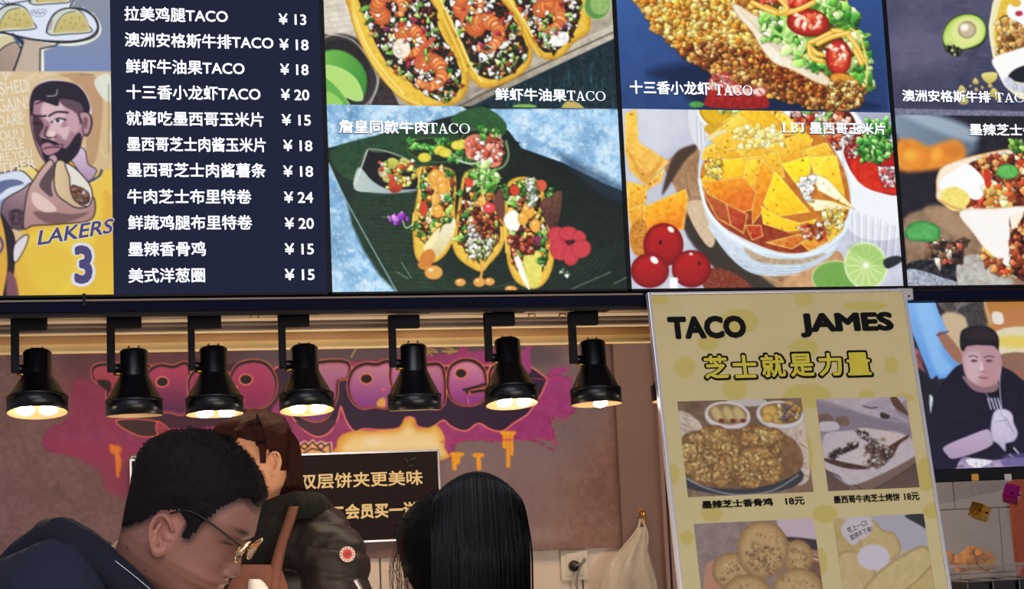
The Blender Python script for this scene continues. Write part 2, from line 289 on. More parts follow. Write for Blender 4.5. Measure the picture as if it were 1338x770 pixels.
def paint_fried():
    c = Canvas(798, -8, 1170, 152, '2c4c80', 4); c.view(800, 0, 3.5)
    c.F([10, -30, 1260, -30, 1260, 530, 10, 530], '375a94', g='223a66', gd=(.2, .9), sm=0, n=.02, ns=60)
    c.N([10, 60, 300, 60, 300, 320, 10, 320], .5, 9, '20406f', .5)
    c.F([160, 330, 420, 290, 700, 400, 900, 500, 440, 500, 300, 400], '0f1e3c', a=.75, soft=50); c.F([700, 400, 1180, 470, 1180, 500, 700, 500], '14284c', a=.8, soft=20)
    sh = [155, -30, 165, 80, 205, 140, 300, 235, 400, 300, 520, 370, 690, 430, 830, 470, 960, 500, 1080, 503, 1140, 470, 1170, 360, 1160, 250, 1130, 170, 1060, 90, 1000, -30]
    c.F(sh, 'c98a2e', g='7c4218', gd=(.1, .9), n=.12, ns=16)
    # crisp crumb crust
    c.S(sh, ('dc9c40', 'cf8c34', 'bd7428', 'e8b458', 'a86424'), 1400, (6, 15), 1.9, hl=.32, sh=.3, jit=.08)
    c.S([170, -20, 540, -20, 640, 200, 560, 330, 330, 230, 190, 100], ('f0bc54', 'e2a23a', 'f9d47c', 'c87a22'), 500, (6, 13), 1.8, hl=.35, sh=.22, jit=.08)
    c.S([300, 240, 560, 370, 900, 480, 1060, 495, 1000, 400, 700, 300, 500, 200], ('9a5422', 'ad6628', 'c8843a', '7a3c18', 'd9a060'), 600, (6, 14), 1.6, hl=.4, sh=.4, jit=.08)
    c.S([560, 220, 700, 260, 960, 380, 920, 440, 700, 340], ('b0521c', 'd07a2c', '8a3c14'), 140, (6, 11), 1.5, hl=.5)
    # torn white chicken
    c.F([545, 30, 570, 18, 640, 60, 700, 90, 740, 150, 800, 190, 880, 270, 960, 330, 1000, 370, 985, 392, 920, 372, 820, 320, 740, 290, 680, 220, 640, 150, 590, 95], 'dcc9ab', g='f2e6cf', gd=(-.3, .3), n=.06, ns=20, rim='b08b5e', rw=10)
    for i in range(26):
        o = i*5; c.L([575+o*.35, 40+o*.35, 650+o*.5, 120+o*.28, 740+o*.6, 220+o*.16, 900+o*.5, 330+o*.08], c.r.uniform(1.5, 4), ['b89a70', 'f8eedc', 'fff8ea', 'a5835a'][i % 4], a=.6)
    # inside: lettuce, tomato, melted cheese
    ins = [640, -30, 1010, -30, 1070, 60, 1140, 150, 1160, 260, 1165, 380, 1120, 460, 1060, 440, 1000, 360, 900, 270, 800, 180, 700, 80]
    c.F(ins, '5a4a1c', n=.1, ns=20)
    for x, y, r in [(745, 105, 60), (730, 150, 40), (850, 190, 62), (890, 240, 50), (960, 0, 60), (1020, 20, 66), (1060, 90, 62), (1110, 170, 55), (1120, 330, 62), (1140, 280, 40), (820, 30, 40), (950, 290, 40), (1030, 60, 50)]:
        c.S([x-r, y-r, x+r, y-r, x+r, y+r, x-r, y+r], ('5da63a', '84c454', '3e8530', 'a8dc78', 'd0ee9e'), int(r*.5), (r*.14, r*.4), 2, hl=.3, sh=.3)
    c.L([700, 90, 735, 60, 780, 70, 790, 120, 770, 160, 720, 120], 14, '9ed468'); c.L([815, 170, 860, 150, 880, 200, 860, 250, 830, 200], 12, 'a5d870')
    def tom(x, y, rx, ry, a):
        c.E(x, y, rx, ry, 'c23320', rot=a, rim='7e1710', rw=rx*.4, n=.05)
        c.S([x-rx*.6, y-ry*.6, x+rx*.6, y-ry*.6, x+rx*.6, y+ry*.4, x-rx*.5, y+ry*.4], ('f0a080', 'e86a4a', 'f8cdb8', 'd84a30'), 34, (4, 11), 2.4, hl=.2, sh=0)
    tom(895, 103, 98, 64, .1); tom(1035, 262, 60, 82, -.05); tom(830, 5, 80, 34, 0); tom(710, -8, 50, 28, 0)
    for p in ([700, 30, 780, 60, 860, 40, 920, 10], [760, -10, 800, 40, 760, 60], [1000, 150, 940, 180, 900, 200, 930, 240, 960, 250], [1010, 140, 1060, 150, 1110, 200, 1150, 280], [940, 200, 1000, 170, 1080, 150], [640, 10, 700, 40, 750, 60], [900, 210, 910, 260, 960, 280], [1110, 230, 1140, 290]):
        c.L(p, 24, 'd08e22'); c.L(p, 16, 'efb848'); c.L([v-3 for v in p], 5, 'fbe09a')
    c.F([1000, 345, 1060, 335, 1120, 370, 1130, 430, 1090, 460, 1040, 440, 1010, 400], 'd8922c', n=.1, rim='a85f18', rw=10)
    c.L([1090, 130, 1130, 160, 1150, 220, 1165, 300, 1160, 400], 8, 'f0c86a'); c.S([1000, 370, 1160, 380, 1120, 490, 1000, 480], ('c88030', 'e8b060', '9a5420', 'f4d080'), 120, (6, 12), 1.5, hl=.5)
    # crayfish tail and parsley
    c.F([430, 440, 440, 370, 470, 340, 520, 335, 555, 370, 600, 400, 690, 400, 705, 440, 700, 495, 440, 490], 'c0392e', g='8e1c1c', n=.06, ns=12)
    for x, y, rx, ry in [(500, 370, 50, 26), (550, 410, 36, 20), (470, 395, 30, 18), (620, 420, 50, 14), (675, 420, 26, 20)]: c.E(x, y, rx, ry, 'f0cdbf', n=.12, ns=8, a=.85)
    for i in range(6): c.L([460+i*42, 400+i*3, 478+i*42, 440, 470+i*42, 486], 4, '7c1418')
    c.S([460, 340, 550, 360, 520, 400, 460, 390], ('c83028', 'f8e0d8', 'e87060'), 26, (4, 9)); c.E(385, 478, 34, 14, '4f9a4a', n=.15, ns=6)
    return c

def paint_nachos():
    c = Canvas(806, 132, 1192, 386, 'b9bccb', 5); c.view(800, 180, 3.5)
    c.F([40, -160, 1350, -160, 1350, 720, 60, 720], 'b4b7c6', sm=0, n=.05, ns=60)
    for i in range(14): c.L([60+i*30, 120-i*2, 380+i*3, -160+i*10], 3, '9da0b2', a=.4)
    c.F([60, -130, 330, -130, 250, 60, 60, 60], 'c9cbd6', soft=60, a=.6)
    c.F([960, -160, 1350, -160, 1350, 20, 1180, 30], '9aa0b6', n=.04, soft=10)
    # round wood board
    c.F([240, 120, 380, 40, 420, 60, 440, 300, 560, 520, 900, 560, 1000, 720, 600, 720, 440, 560, 330, 420, 300, 260], '9c7a5c', n=.1, ns=30)
    c.F([300, 60, 380, 30, 380, 60, 330, 110, 240, 250, 230, 240, 260, 130], '4a3a30', soft=12)
    for i in range(16): c.L([330+i*6, 130+i*10, 370+i*8, 320+i*8, 470+i*10, 500+i*6, 620+i*14, 690], 3, ['5e4534', 'c8a684', '7c5e46', 'e0c4a0'][i % 4], a=.6)
    c.F([330, 420, 440, 570, 620, 700, 760, 700, 560, 540, 420, 380, 380, 300], '2e2a28', soft=14, a=.85); c.F([340, 300, 430, 300, 470, 460, 440, 500, 370, 400], 'c3ab8e', n=.08)
    c.F([440, 600, 560, 620, 640, 700, 430, 700], '7a3c2a', n=.14, ns=5)
    c.F([800, 640, 1000, 520, 1060, 560, 1060, 700, 800, 700], 'b88f6a', n=.1, ns=24)
    # ramekins
    c.F([372, -170, 740, -170, 730, 40, 640, 70, 400, 60], 'cdd0d8'); 
    for i in range(12): c.L([385+i*9, -100+i*4, 392+i*9, 80], 3, ['8b8e98', 'eef0f4'][i % 2], a=.7)
    c.E(560, -130, 178, 128, 'e8eaf0', rim='b9bcc8', rw=12); c.E(545, -140, 150, 110, 'd3a41f', n=.06, rim='a87a18', rw=20)
    c.E(480, -40, 60, 30, 'c89a2a', n=.06); c.E(580, 20, 70, 20, 'efe4a8')
    for x, y in [(500, -150), (540, -160), (590, -150), (620, -130), (560, -130), (610, -165)]: leaf(c, x, y, 40, 8, ('7cc05a', 'a8dc7c', '559a40', 'cdeaa0'))
    c.E(965, -40, 200, 150, 'eceef4', rim='b4b7c6', rw=12, rot=.35); c.E(965, -60, 158, 118, '5a2018', rot=.35)
    c.S([830, -150, 960, -170, 1080, -90, 1110, -10, 1080, 50, 940, 40, 850, -30], ('c85a3a', 'e8b8a0', '9a2c1c', 'f4dcd0', 'd87850', 'fff0ea'), 260, (7, 15), 1.5)
    for x, y in [(930, -150), (980, -150), (900, -130), (940, -60), (960, -30), (990, -120)]: leaf(c, x, y, 32, 7, ('5cae44', '8ccf62', '3e8030', 'bfe490'))
    c.F([1050, 10, 1160, -20, 1340, 60, 1340, 390, 1230, 390, 1100, 300], 'e6e9f0', rim='aab0c0', rw=10)
    c.F([1060, 250, 1340, 330, 1340, 370, 1280, 400, 1200, 350, 1090, 340, 1090, 430, 1200, 470, 1340, 440, 1330, 300], 'd6dae4', n=.03)
    c.F([1080, 230, 1340, 230, 1340, 380, 1230, 400, 1200, 385, 1100, 330], 'dfe3ec')
    for i in range(22): c.L([1095+i*11, 330+i*4, 1100+i*10, 470+i*5], 4, ['7f8798', 'f2f4f8', 'a8aebe'][i % 3], a=.55)
    c.F([1060, 50, 1120, -20, 1200, -15, 1330, 70, 1330, 250, 1220, 250, 1130, 200, 1080, 130], 'a81f16', n=.05, rim='701008', rw=12)
    c.F([1090, 110, 1150, 100, 1310, 180, 1310, 250, 1200, 245, 1120, 195], 'c3301c', n=.08, ns=16)
    c.S([1060, 0, 1150, 0, 1140, 90, 1075, 90], ('f2dcd6', 'd8a8a0', 'b04038', 'ffffff'), 60, (4, 8)); c.S([1210, 140, 1310, 130, 1310, 220, 1250, 220], ('f6e6ea', 'd8a0a8', 'ffffff', 'c04040'), 60, (5, 10))
    for x, y, r in [(1190, -40, 50), (1230, -50, 46), (1250, -10, 44), (1170, 30, 52), (1210, 60, 52), (1260, 50, 44), (1180, 90, 44), (1160, 60, 40), (1290, 40, 34)]: leaf(c, x, y, r, 11, ('3f8f38', '6ab84e', '2a6a28', '97d574'))
    # bowl of chips
    c.F([395, 190, 400, 90, 440, 0, 520, -40, 900, -40, 1060, 120, 1095, 300, 1060, 430, 960, 560, 830, 620, 700, 632, 600, 600, 500, 500, 430, 360], 'aab9cc', g='d9e2ee', gd=(.3, .9), n=.04, ns=30, a=.9)
    def chip(p, col='eab52c', g='d08f1e', **kw): c.F(p, np.clip(hx(col)*1.06, 0, 1), g=np.clip(hx(g)*1.1, 0, 1), gd=(.4, .9), rim='fbe896', rw=7, n=.1, ns=16, sm=0, out='9a6a20', ow=1.5, **kw); c.S(p, ('a8641a', 'c98a28'), 7, (2, 5), 1.5, hl=0, sh=0)
    c.F([400, 190, 420, 110, 470, 40, 560, -20, 880, -60, 1040, 100, 1090, 300, 1050, 400, 940, 500, 800, 530, 640, 480, 500, 400, 430, 300], 'b8702a', n=.1, ns=30)
    c.F([420, 250, 600, 260, 700, 380, 820, 440, 960, 450, 900, 520, 760, 520, 600, 460, 480, 380], '8e3c22', n=.09, ns=20)
    for q_ in ([440, 60, 540, 0, 640, 70, 560, 120], [560, 60, 700, -20, 800, 90, 680, 130], [700, 40, 860, -20, 930, 60, 800, 140], [860, 60, 980, 20, 1040, 120, 920, 150], [620, 90, 760, 60, 790, 180, 700, 200], [420, 120, 520, 90, 560, 200, 450, 230]):
        chip(q_, 'e6b43a', 'c98a26')
    chip([500, -70, 700, -190, 880, -20, 700, 0], 'e2b02c', 'c98f22'); chip([430, 0, 580, -110, 720, 20, 520, 60], 'e9c050', 'd29a2a'); chip([720, -120, 790, -110, 920, 10, 900, 40], 'f2cf4c', 'd8a526')
    c.S([540, -40, 760, -60, 800, 40, 600, 60], ('f4e098', 'e8cc70', 'f8ecb8', 'deb650'), 110, (5, 13), 1.8, hl=.15, sh=.15)
    chip([405, 60, 470, 20, 500, 110, 410, 100], 'e8c24a', 'c8902a')
    chip([490, 100, 620, 90, 650, 230, 590, 260, 400, 200], 'f2c82e', 'dc8a1e'); chip([610, 100, 700, 95, 640, 330, 600, 200], 'efc032', 'd07a1e')
    chip([680, 100, 740, 150, 720, 290, 640, 400, 640, 250], 'e8a028', 'c0601c')
    chip([400, 200, 600, 180, 660, 250, 640, 330, 600, 340, 470, 300], 'e29424', 'b85420'); chip([745, 150, 905, 340, 730, 365, 690, 300], 'f6d02a', 'e0a01e')
    chip([770, 120, 910, 80, 900, 250, 860, 240], 'f6d62e', 'e6ac22'); chip([900, 90, 1025, 80, 1065, 270, 990, 200, 920, 160], 'f0d040', 'd8a028')
    chip([915, 160, 985, 190, 1110, 328, 940, 240], 'f8efd8', 'e6d3a0'); chip([870, 275, 1000, 290, 1100, 325, 930, 335], 'f4ead0', 'd8c48c')
    chip([680, 310, 760, 360, 860, 390, 940, 370, 900, 420, 800, 430, 690, 395], 'f2c426', 'e8a01e')
    chip([410, 240, 520, 300, 570, 420, 480, 370], 'a85830', '8a3c20'); chip([520, 300, 620, 350, 600, 440, 540, 400], 'b04a2a', '8e3420')
    chip([605, 400, 680, 400, 690, 450, 640, 470], 'b8402a', '942c1c'); chip([700, 480, 860, 440, 890, 470, 820, 510], 'cc7a34', 'a85420')
    chip([860, 480, 980, 420, 1000, 470, 900, 520], 'dc9a38', 'b86c24'); chip([960, 400, 1050, 330, 1060, 420, 990, 480], 'eccf52', 'c8942a')
    c.S([850, 200, 930, 160, 900, 290, 860, 260], CHEESE, 26, (7, 15)); c.S([960, 340, 1060, 330, 1060, 420, 980, 440], ('f4e08a', 'f8f0c8', 'd8a840'), 40, (6, 12))
    c.S([850, 410, 960, 380, 980, 470, 880, 460], ('c84a30', 'f4d8c8', '9a2c1c', 'e89060'), 50, (5, 10)); c.S([420, 100, 500, 100, 500, 180, 430, 180], ('f8e89a', 'e8c050'), 26, (6, 13))
    c.L([398, 190, 425, 310, 480, 400, 560, 465, 680, 520, 800, 545, 920, 535, 1010, 490, 1065, 420, 1092, 330], 15, 'd3e4f2'); c.L([410, 250, 440, 335, 520, 430, 640, 500], 5, 'ffffff')
    c.L([700, 532, 830, 552, 950, 530, 1060, 450], 4, '8fb0cc'); c.L([398, 190, 405, 90, 440, 10, 520, -35], 8, 'c3d4e4')
    c.F([440, 400, 560, 490, 700, 545, 860, 560, 980, 530, 1040, 470, 1000, 540, 900, 600, 800, 628, 690, 628, 590, 590, 500, 500], 'c9d6e4', n=.06, ns=20, g='a9b8c8')
    c.F([600, 500, 700, 545, 860, 555, 980, 525, 900, 570, 760, 580, 650, 560], 'a88a68', n=.14, ns=12, a=.8)
    for i in range(7): c.L([540+i*14, 520+i*13, 680+i*10, 585+i*7, 860, 590+i*6], 3, ['ffffff', '8298ae'][i % 2], a=.6)
    # chips and tomatoes at left
    chip([60, -110, 110, -130, 120, 20, 260, 110, 150, 215, 80, 150, 60, 60], 'e2b048', 'd09a50'); chip([150, 215, 240, 140, 225, 200, 160, 240], 'e8b860', 'c88a40')
    chip([65, 200, 160, 220, 150, 320, 70, 330], 'e6ac3c', 'c88a30'); chip([90, 340, 335, 235, 345, 270, 325, 420, 150, 430], 'eaa028', 'c86a1c'); chip([70, 330, 150, 300, 150, 430, 90, 440], 'd89a38', 'b87a2c')
    c.F([90, 400, 150, 380, 160, 520, 110, 540, 80, 480], 'b87a30', n=.15, ns=8); c.F([60, 30, 100, 130, 160, 215, 230, 100, 150, 160], 'b8762c', a=.4)
    for x, y, rx, ry in [(234, 490, 92, 100), (172, 608, 88, 80), (362, 600, 90, 86)]:
        c.E(x, y, rx, ry, 'b02420', rim='6e1016', rw=34, g='8a1620', gd=(.2, 1)); 
    c.E(268, 420, 17, 11, 'ffe6e0', rot=.7); c.E(192, 560, 20, 14, 'fff0ee', rot=.7); c.E(360, 532, 8, 6, 'f8d8d8'); c.E(220, 478, 7, 11, '3a0a0c'); c.E(398, 576, 9, 11, '5a1a14')
    c.R(262, 640, 300, 700, 'e8e8ee')
    # limes
    c.E(1020, 640, 108, 78, '6f9a4e', rim='cfe0a4', rw=10, n=.04); c.E(1160, 585, 98, 108, 'a9c77a', rim='e6f0c8', rw=12, rot=-.3)
    for i in range(14):
        a = i*.449; c.L([1160, 585, 1160+84*np.cos(a), 585+92*np.sin(a)], 3, 'e9f4cc', a=.8, sm=0)
    c.F([1070, 500, 1200, 500, 1250, 590, 1200, 580], '86ad5c', a=.5, soft=16); c.E(1160, 585, 10, 10, 'f2f8dc')
    c.F([1240, 560, 1300, 540, 1330, 560, 1260, 600], '2b2f33')
    return c

def paint_avocado():
    c = Canvas(1148, -8, 1345, 158, '4d4d66', 6); c.view(1138, 0, 3.85)
    c.F([50, -30, 800, -30, 800, 620, 80, 620], '54536c', g='3a3b55', gd=(.1, .8), sm=0, n=.04, ns=60)
    c.F([80, 150, 400, 150, 420, 330, 110, 360], '77748c', a=.4, soft=120)
    for i in range(110):
        x = c.r.uniform(110, 780); y = c.r.uniform(20, 560); c.L([x, y, x+c.r.uniform(20, 90), y+c.r.normal(0, 4)], c.r.uniform(1, 4), ['6f6d86', '2f3048', '7f7c96'][c.r.integers(3)], a=.35)
    c.F([120, 545, 800, 560, 800, 585, 120, 580], '8f8fa6', n=.25, ns=6, a=.6, sm=0)
    c.F([360, 190, 375, 130, 420, 85, 490, 68, 550, 85, 582, 140, 570, 215, 510, 245, 430, 260, 430, 280, 395, 265, 370, 240], '2d3a22')
    c.F([362, 185, 380, 130, 425, 88, 490, 72, 548, 90, 578, 140, 562, 205, 500, 240, 420, 250, 375, 230], 'a8c65a', rim='7faa3a', rw=14, g='cfdb84', gd=(.3, 1))
    c.E(480, 150, 78, 66, 'd6dd8e', rot=-.3, a=.7, soft=20); c.E(484, 150, 46, 44, 'b9a88c', rim='857358', rw=16); c.E(470, 138, 20, 18, 'f0e6d2', soft=14)
    c.S([370, 225, 440, 240, 450, 280, 400, 275], ('1e2418', 'c8d08a', '59603c'), 20, (5, 12))
    c.F([595, 170, 600, 90, 640, -30, 800, -30, 800, 470, 690, 450, 660, 380, 620, 310], 'e3d4a0', rim='f4ecd0', rw=14, n=.05)
    c.F([620, 180, 640, 60, 680, -30, 800, -30, 800, 300, 700, 300, 650, 300], 'd9b23c', n=.08)
    c.S([650, 110, 800, 60, 800, 220, 740, 260, 660, 300, 645, 200], ('b07a3c', 'd9a45e', '8a5a2a', 'e8bc7a'), 130, (10, 22), 1.5)
    c.F([690, 30, 760, -10, 800, 0, 800, 130, 740, 110, 690, 80], 'f0f2f4', n=.06); c.E(745, 68, 20, 14, 'b0304a'); c.E(730, 15, 26, 20, 'd8a838')
    c.F([610, 300, 700, 260, 800, 240, 800, 330, 740, 345, 690, 380, 680, 440, 640, 370], 'f2eeea', n=.05); c.F([690, 385, 730, 345, 800, 330, 800, 410, 730, 410], '23242e')
    c.F([665, 400, 700, 390, 740, 420, 800, 410, 800, 470, 700, 450], 'b8bccb', n=.2, ns=9)
    c.F([560, 370, 630, 365, 630, 400, 595, 420, 565, 400], 'e0d07c', g='b8a850'); 
    for x, y, r in [(458, 450, 22), (465, 500, 26), (527, 408, 16), (530, 450, 10), (600, 430, 12), (620, 465, 24), (640, 490, 16), (500, 432, 6), (560, 440, 8)]: c.F([x-r, y+r*.6, x-r*.2, y-r, x+r, y+r*.2, x+r*.4, y+r], 'd6c878', g='a8984a')
    return c

def paint_burrito():
    c = Canvas(1166, 144, 1345, 384, '23232d', 7); c.view(1138, 180, 3.5)
    c.F([60, -130, 760, -130, 760, 700, 100, 700], '25252f', sm=0, n=.03, ns=30)
    c.F([110, -120, 330, -95, 460, -40, 480, 60, 350, 110, 130, 20], '77879a', soft=36, g='5a6878', gd=(1, 0)); c.F([120, -120, 250, -120, 480, -30, 460, 20, 300, -30], 'a8b8c8', a=.6, soft=30)
    c.F([120, 20, 200, 10, 260, 40, 330, 20, 390, 10, 430, 50, 420, 110, 330, 140, 130, 150], 'd9822c', soft=26, n=.05, ns=30); c.E(180, 80, 30, 26, 'e8a23c', soft=30); c.E(380, 60, 40, 30, 'c8742a', soft=30); c.E(300, 80, 24, 30, 'ee9a3c', soft=24)
    c.F([150, 370, 300, 320, 420, 330, 520, 440, 760, 480, 760, 700, 160, 700, 160, 560], '8a705a', n=.08, ns=34, soft=20)
    c.F([240, 330, 330, 310, 440, 400, 460, 470, 360, 440], 'a5866a', a=.7, soft=20, n=.05)
    c.F([160, 580, 300, 560, 470, 620, 520, 690, 160, 690], '2c2c34', n=.2, ns=12, soft=10); c.F([170, 600, 330, 640, 450, 690, 160, 690], '9298a4', n=.2, ns=10)
    c.F([400, 560, 520, 540, 640, 640, 620, 700, 420, 700], 'a8a49c', n=.12, ns=20); c.S([230, 480, 420, 470, 420, 570, 300, 580], ('4a382c', '2a241f', 'c05a48', '8a6a4a', 'd8c8b4'), 70, (6, 16), 2.2)
    c.F([155, 430, 180, 395, 230, 380, 300, 400, 318, 440, 290, 475, 220, 475, 170, 465], '56a35a', rim='2f7a3c', rw=20, n=.06, ns=20)
    # upper wrap
    c.F([298, 240, 300, 180, 330, 130, 420, 95, 520, 70, 640, 50, 760, 50, 760, 320, 600, 320, 420, 340, 340, 310, 300, 280], 'ead9bf', n=.05, rim='c48a4a', rw=12)
    c.F([440, 130, 500, 100, 600, 80, 760, 90, 760, 320, 560, 320, 470, 300, 400, 260], '4a2418', n=.08)
    c.S([450, 120, 760, 90, 760, 320, 560, 325, 440, 290], MEAT+('e8c070', 'f0d8b0', 'c84a2c'), 330, (8, 17), 1.5)
    c.E(625, 155, 52, 34, '5fae58', n=.08, rim='3a8a40', rw=12); c.S([640, 20, 760, 20, 760, 60, 650, 60], GREEN, 30, (9, 18))
    c.F([315, 200, 380, 150, 440, 120, 510, 180, 520, 250, 480, 285, 400, 250, 330, 240], 'eef2f8', n=.03); c.F([330, 240, 390, 225, 450, 265, 440, 310, 380, 335, 320, 290], 'e8cf6a', n=.1, ns=10)
    c.S([520, 210, 640, 220, 650, 310, 540, 320], ('e8b860', 'd88a3c', 'c85a2c', 'f0d090'), 60, (10, 20)); c.F([515, 150, 545, 150, 550, 220, 525, 225], 'c0392a')
    c.L([310, 285, 420, 330, 600, 322, 760, 316], 10, 'c89a6a')
    # lower wrap
    c.F([405, 340, 560, 325, 760, 340, 760, 640, 640, 630, 560, 560, 470, 440], 'eee6e0', rim='d8c0a8', rw=10, n=.03)
    c.F([640, 400, 700, 340, 760, 350, 760, 640, 650, 620], '5a2a1c'); c.S([645, 390, 760, 350, 760, 640, 650, 610], MEAT+('2a1812', 'e0a870'), 170, (9, 17), 1.5)
    c.F([505, 500, 560, 540, 640, 620, 620, 635, 540, 590], 'e0b458', n=.1); c.S([505, 520, 640, 610, 620, 640, 520, 580], ('b84a28', 'd88a4c', '8a2c18', 'e8c070'), 40, (8, 14)); c.F([640, 360, 700, 345, 650, 420], 'f2e0c8')
    return c
def paint_illustration():
    c = Canvas(-6, -8, 156, 394, 'd9b98c', 8); c.view(0, 0, 7.7)
    c.R(-50, -60, 1200, 760, '8a9098', g='7486b8', gd=(0, 1))
    for x, y in [(740, 30), (840, 80), (935, 135), (700, 20)]: c.E(x, y, 10, 12, 'e8eef2', a=.8)
    # tray held up on a hand
    c.F([-40, 340, 150, 350, 240, 400, 600, 430, 560, 465, 440, 510, 445, 740, -40, 740], 'f2efe0', sm=0)
    c.F([-40, 300, 240, 380, 580, 430, 545, 462, 405, 492, 405, 740, -40, 740], 'bda893', sm=0, g='c4b3a2', gd=(1, 0))
    c.F([-40, 300, 110, 350, 160, 420, 60, 460, -40, 530], 'd8cba0'); c.F([-40, 530, 160, 430, 210, 490, 130, 740, -40, 740], 'b39c8c', g='9a8478', gd=(-1, 1))
    c.F([120, 350, 240, 400, 210, 490, 170, 430], '4c5680'); c.F([170, 425, 205, 470, 215, 455, 180, 430], 'eef2fa')
    c.F([-60, -60, 690, -60, 720, 70, 840, 85, 970, 170, 1020, 290, 980, 380, 850, 445, 640, 462, 400, 420, 100, 360, -60, 320], 'eef0e2')
    c.F([-60, -60, 680, -60, 700, 80, 830, 95, 940, 170, 985, 260, 960, 350, 850, 400, 640, 425, 350, 395, 100, 335, -60, 285], 'dde5f6', out='10131c', ow=12)
    c.L([-40, 305, 150, 360, 350, 400, 580, 418, 740, 415, 880, 385, 960, 330, 985, 260, 940, 165, 840, 100, 730, 82], 18, '10131c')
    def tc(x, y, s=1, sw=0):
        q = lambda a: [x+a[i]*s if i % 2 == 0 else y+a[i]*s for i in range(len(a))]
        c.F(q([0, 120, 20, 40, 80, -60, 180, -110, 280, -110, 360, -60, 420, 60, 440, 120, 200, 140, 60, 150, 10, 130]), 'cdd6c8', out='141821', ow=9)
        c.F(q([60, 125, 110, 20, 190, -60, 290, -80, 370, -50, 425, 110, 200, 125, 80, 140]), 'cfc07c', g='c2b06a', rim='e8e2bc', rw=16)
        c.F(q([20, 110, 20, 20, 50, -20, 60, 30, 40, 90]), 'b08a98', a=.8); c.L(q([75, 110, 105, 30, 180, -60, 290, -85]), 7, '1a1f28'); c.L(q([0, 120, 20, 30, 90, -70, 190, -115, 290, -115]), 12, '10131c')
        for a, b in [(180, 10), (250, -20), (330, -20), (240, 30), (290, 40), (370, 60), (150, 80), (270, 80)]: c.E(x+a*s, y+b*s, 7, 7, '6f5228', a=.9)
    tc(470, 200); tc(-90, 165, 1); tc(300, -90, .9); c.L([-20, 20, 30, 45, 80, 40, 290, 5], 10, '10131c'); c.L([20, 0, 70, 40, 85, 20], 7, '20262e')
    c.L([310, 105, 400, 98, 465, 100, 455, 140, 420, 165, 370, 165, 330, 150, 310, 110], 4, '5b6478'); c.L([325, 130, 350, 115, 360, 140, 385, 115, 400, 145, 430, 118, 445, 140], 6, '4c566c')
    c.L([128, 340, 232, 430, 200, 540, 128, 740], 16, '10131c', sm=0); c.L([600, 428, 550, 462, 405, 492, 403, 740], 13, '10131c', sm=0); c.L([-30, 530, 60, 460, 160, 425, 205, 480], 10, '10131c')
    # generic player in a yellow jersey holding a taco
    c.view(0, 80, 3.5)
    c.R(-30, 46, 560, 1100, 'dcc096', g='cdb27e', gd=(1, .4)); c.N([-30, 50, 520, 50, 520, 500, -30, 500], .5, 60, 'e8d8ba', .15)
    c.F([270, 60, 420, 62, 470, 160, 450, 400, 420, 480, 390, 450, 400, 200, 330, 90], 'b98f6a', a=.85, soft=6); c.F([430, 90, 500, 60, 510, 180, 470, 170], 'dfe6dc', a=.9); c.L([497, 105, 497, 415], 5, '9a8a70')
    c.L([363, 62, 430, 62], 3, '6a5c4c', sm=0)
    c.F([140, 150, 180, 100, 240, 84, 300, 92, 360, 110, 400, 160, 418, 220, 410, 250, 370, 170, 200, 120, 150, 180], 'e7dcf0')
    # jersey and shoulders
    c.F([330, 440, 430, 490, 460, 520, 560, 520, 560, 1100, 60, 1100, 130, 700, 160, 500], 'e0a73c', g='e4bf3c', gd=(.2, 1)); c.F([390, 560, 470, 620, 440, 800, 330, 1040, 160, 1040, 110, 820, 300, 740, 420, 700], 'e8cf48', a=.8, soft=40)
    c.F([410, 540, 480, 500, 560, 500, 560, 640, 520, 620, 480, 590, 440, 640], 'e8c34a'); c.F([75, 490, 140, 480, 190, 520, 240, 470, 260, 500, 160, 620, 100, 520], 'e6d07a', out='2a1d28', ow=5)
    c.F([300, 400, 380, 400, 400, 470, 440, 500, 400, 550, 340, 470], 'd9c6dc', g='a88aa8', gd=(0, 1), out='2a1a26', ow=4); c.L([410, 550, 450, 530, 465, 500], 12, '4a3a5a'); c.L([418, 560, 462, 530], 5, 'f0e0a0')
    # head
    c.F([140, 230, 150, 170, 180, 150, 300, 150, 370, 190, 380, 240, 410, 245, 420, 290, 400, 340, 380, 340, 350, 420, 300, 470, 240, 480, 200, 450, 165, 380, 145, 300], 'b9899a', g='8f6472', gd=(-.6, .8), out='1c1220', ow=4, n=.03)
    c.F([200, 190, 270, 180, 300, 240, 280, 300, 320, 300, 300, 360, 260, 330, 240, 380, 200, 360, 230, 290, 190, 250], 'e2c4c8', a=.8, soft=10); c.F([280, 210, 350, 230, 370, 290, 340, 330, 300, 280], 'd2a8b4', a=.7, soft=14)
    c.F([135, 225, 140, 160, 165, 115, 220, 92, 290, 92, 350, 108, 390, 150, 412, 210, 400, 250, 375, 245, 365, 200, 330, 180, 275, 175, 265, 205, 215, 190, 160, 180, 150, 240], '1d1526'); c.F([275, 172, 330, 180, 375, 200, 380, 260, 365, 290, 350, 240, 285, 200], '5c4450', soft=6)
    c.L([215, 160, 255, 155, 262, 130], 4, 'd8c4dc'); c.F([365, 240, 400, 238, 415, 270, 405, 325, 385, 330, 378, 280], 'b88a94', out='1d1220', ow=4); c.F([382, 260, 402, 262, 396, 310, 385, 300], '7c5260')
    c.F([185, 360, 215, 355, 260, 372, 300, 400, 345, 340, 368, 330, 372, 380, 350, 430, 300, 470, 250, 485, 220, 470, 195, 430], '1d1526'); c.F([150, 250, 185, 265, 200, 300, 180, 340, 210, 380, 190, 400, 160, 350], '3a2230', a=.9)
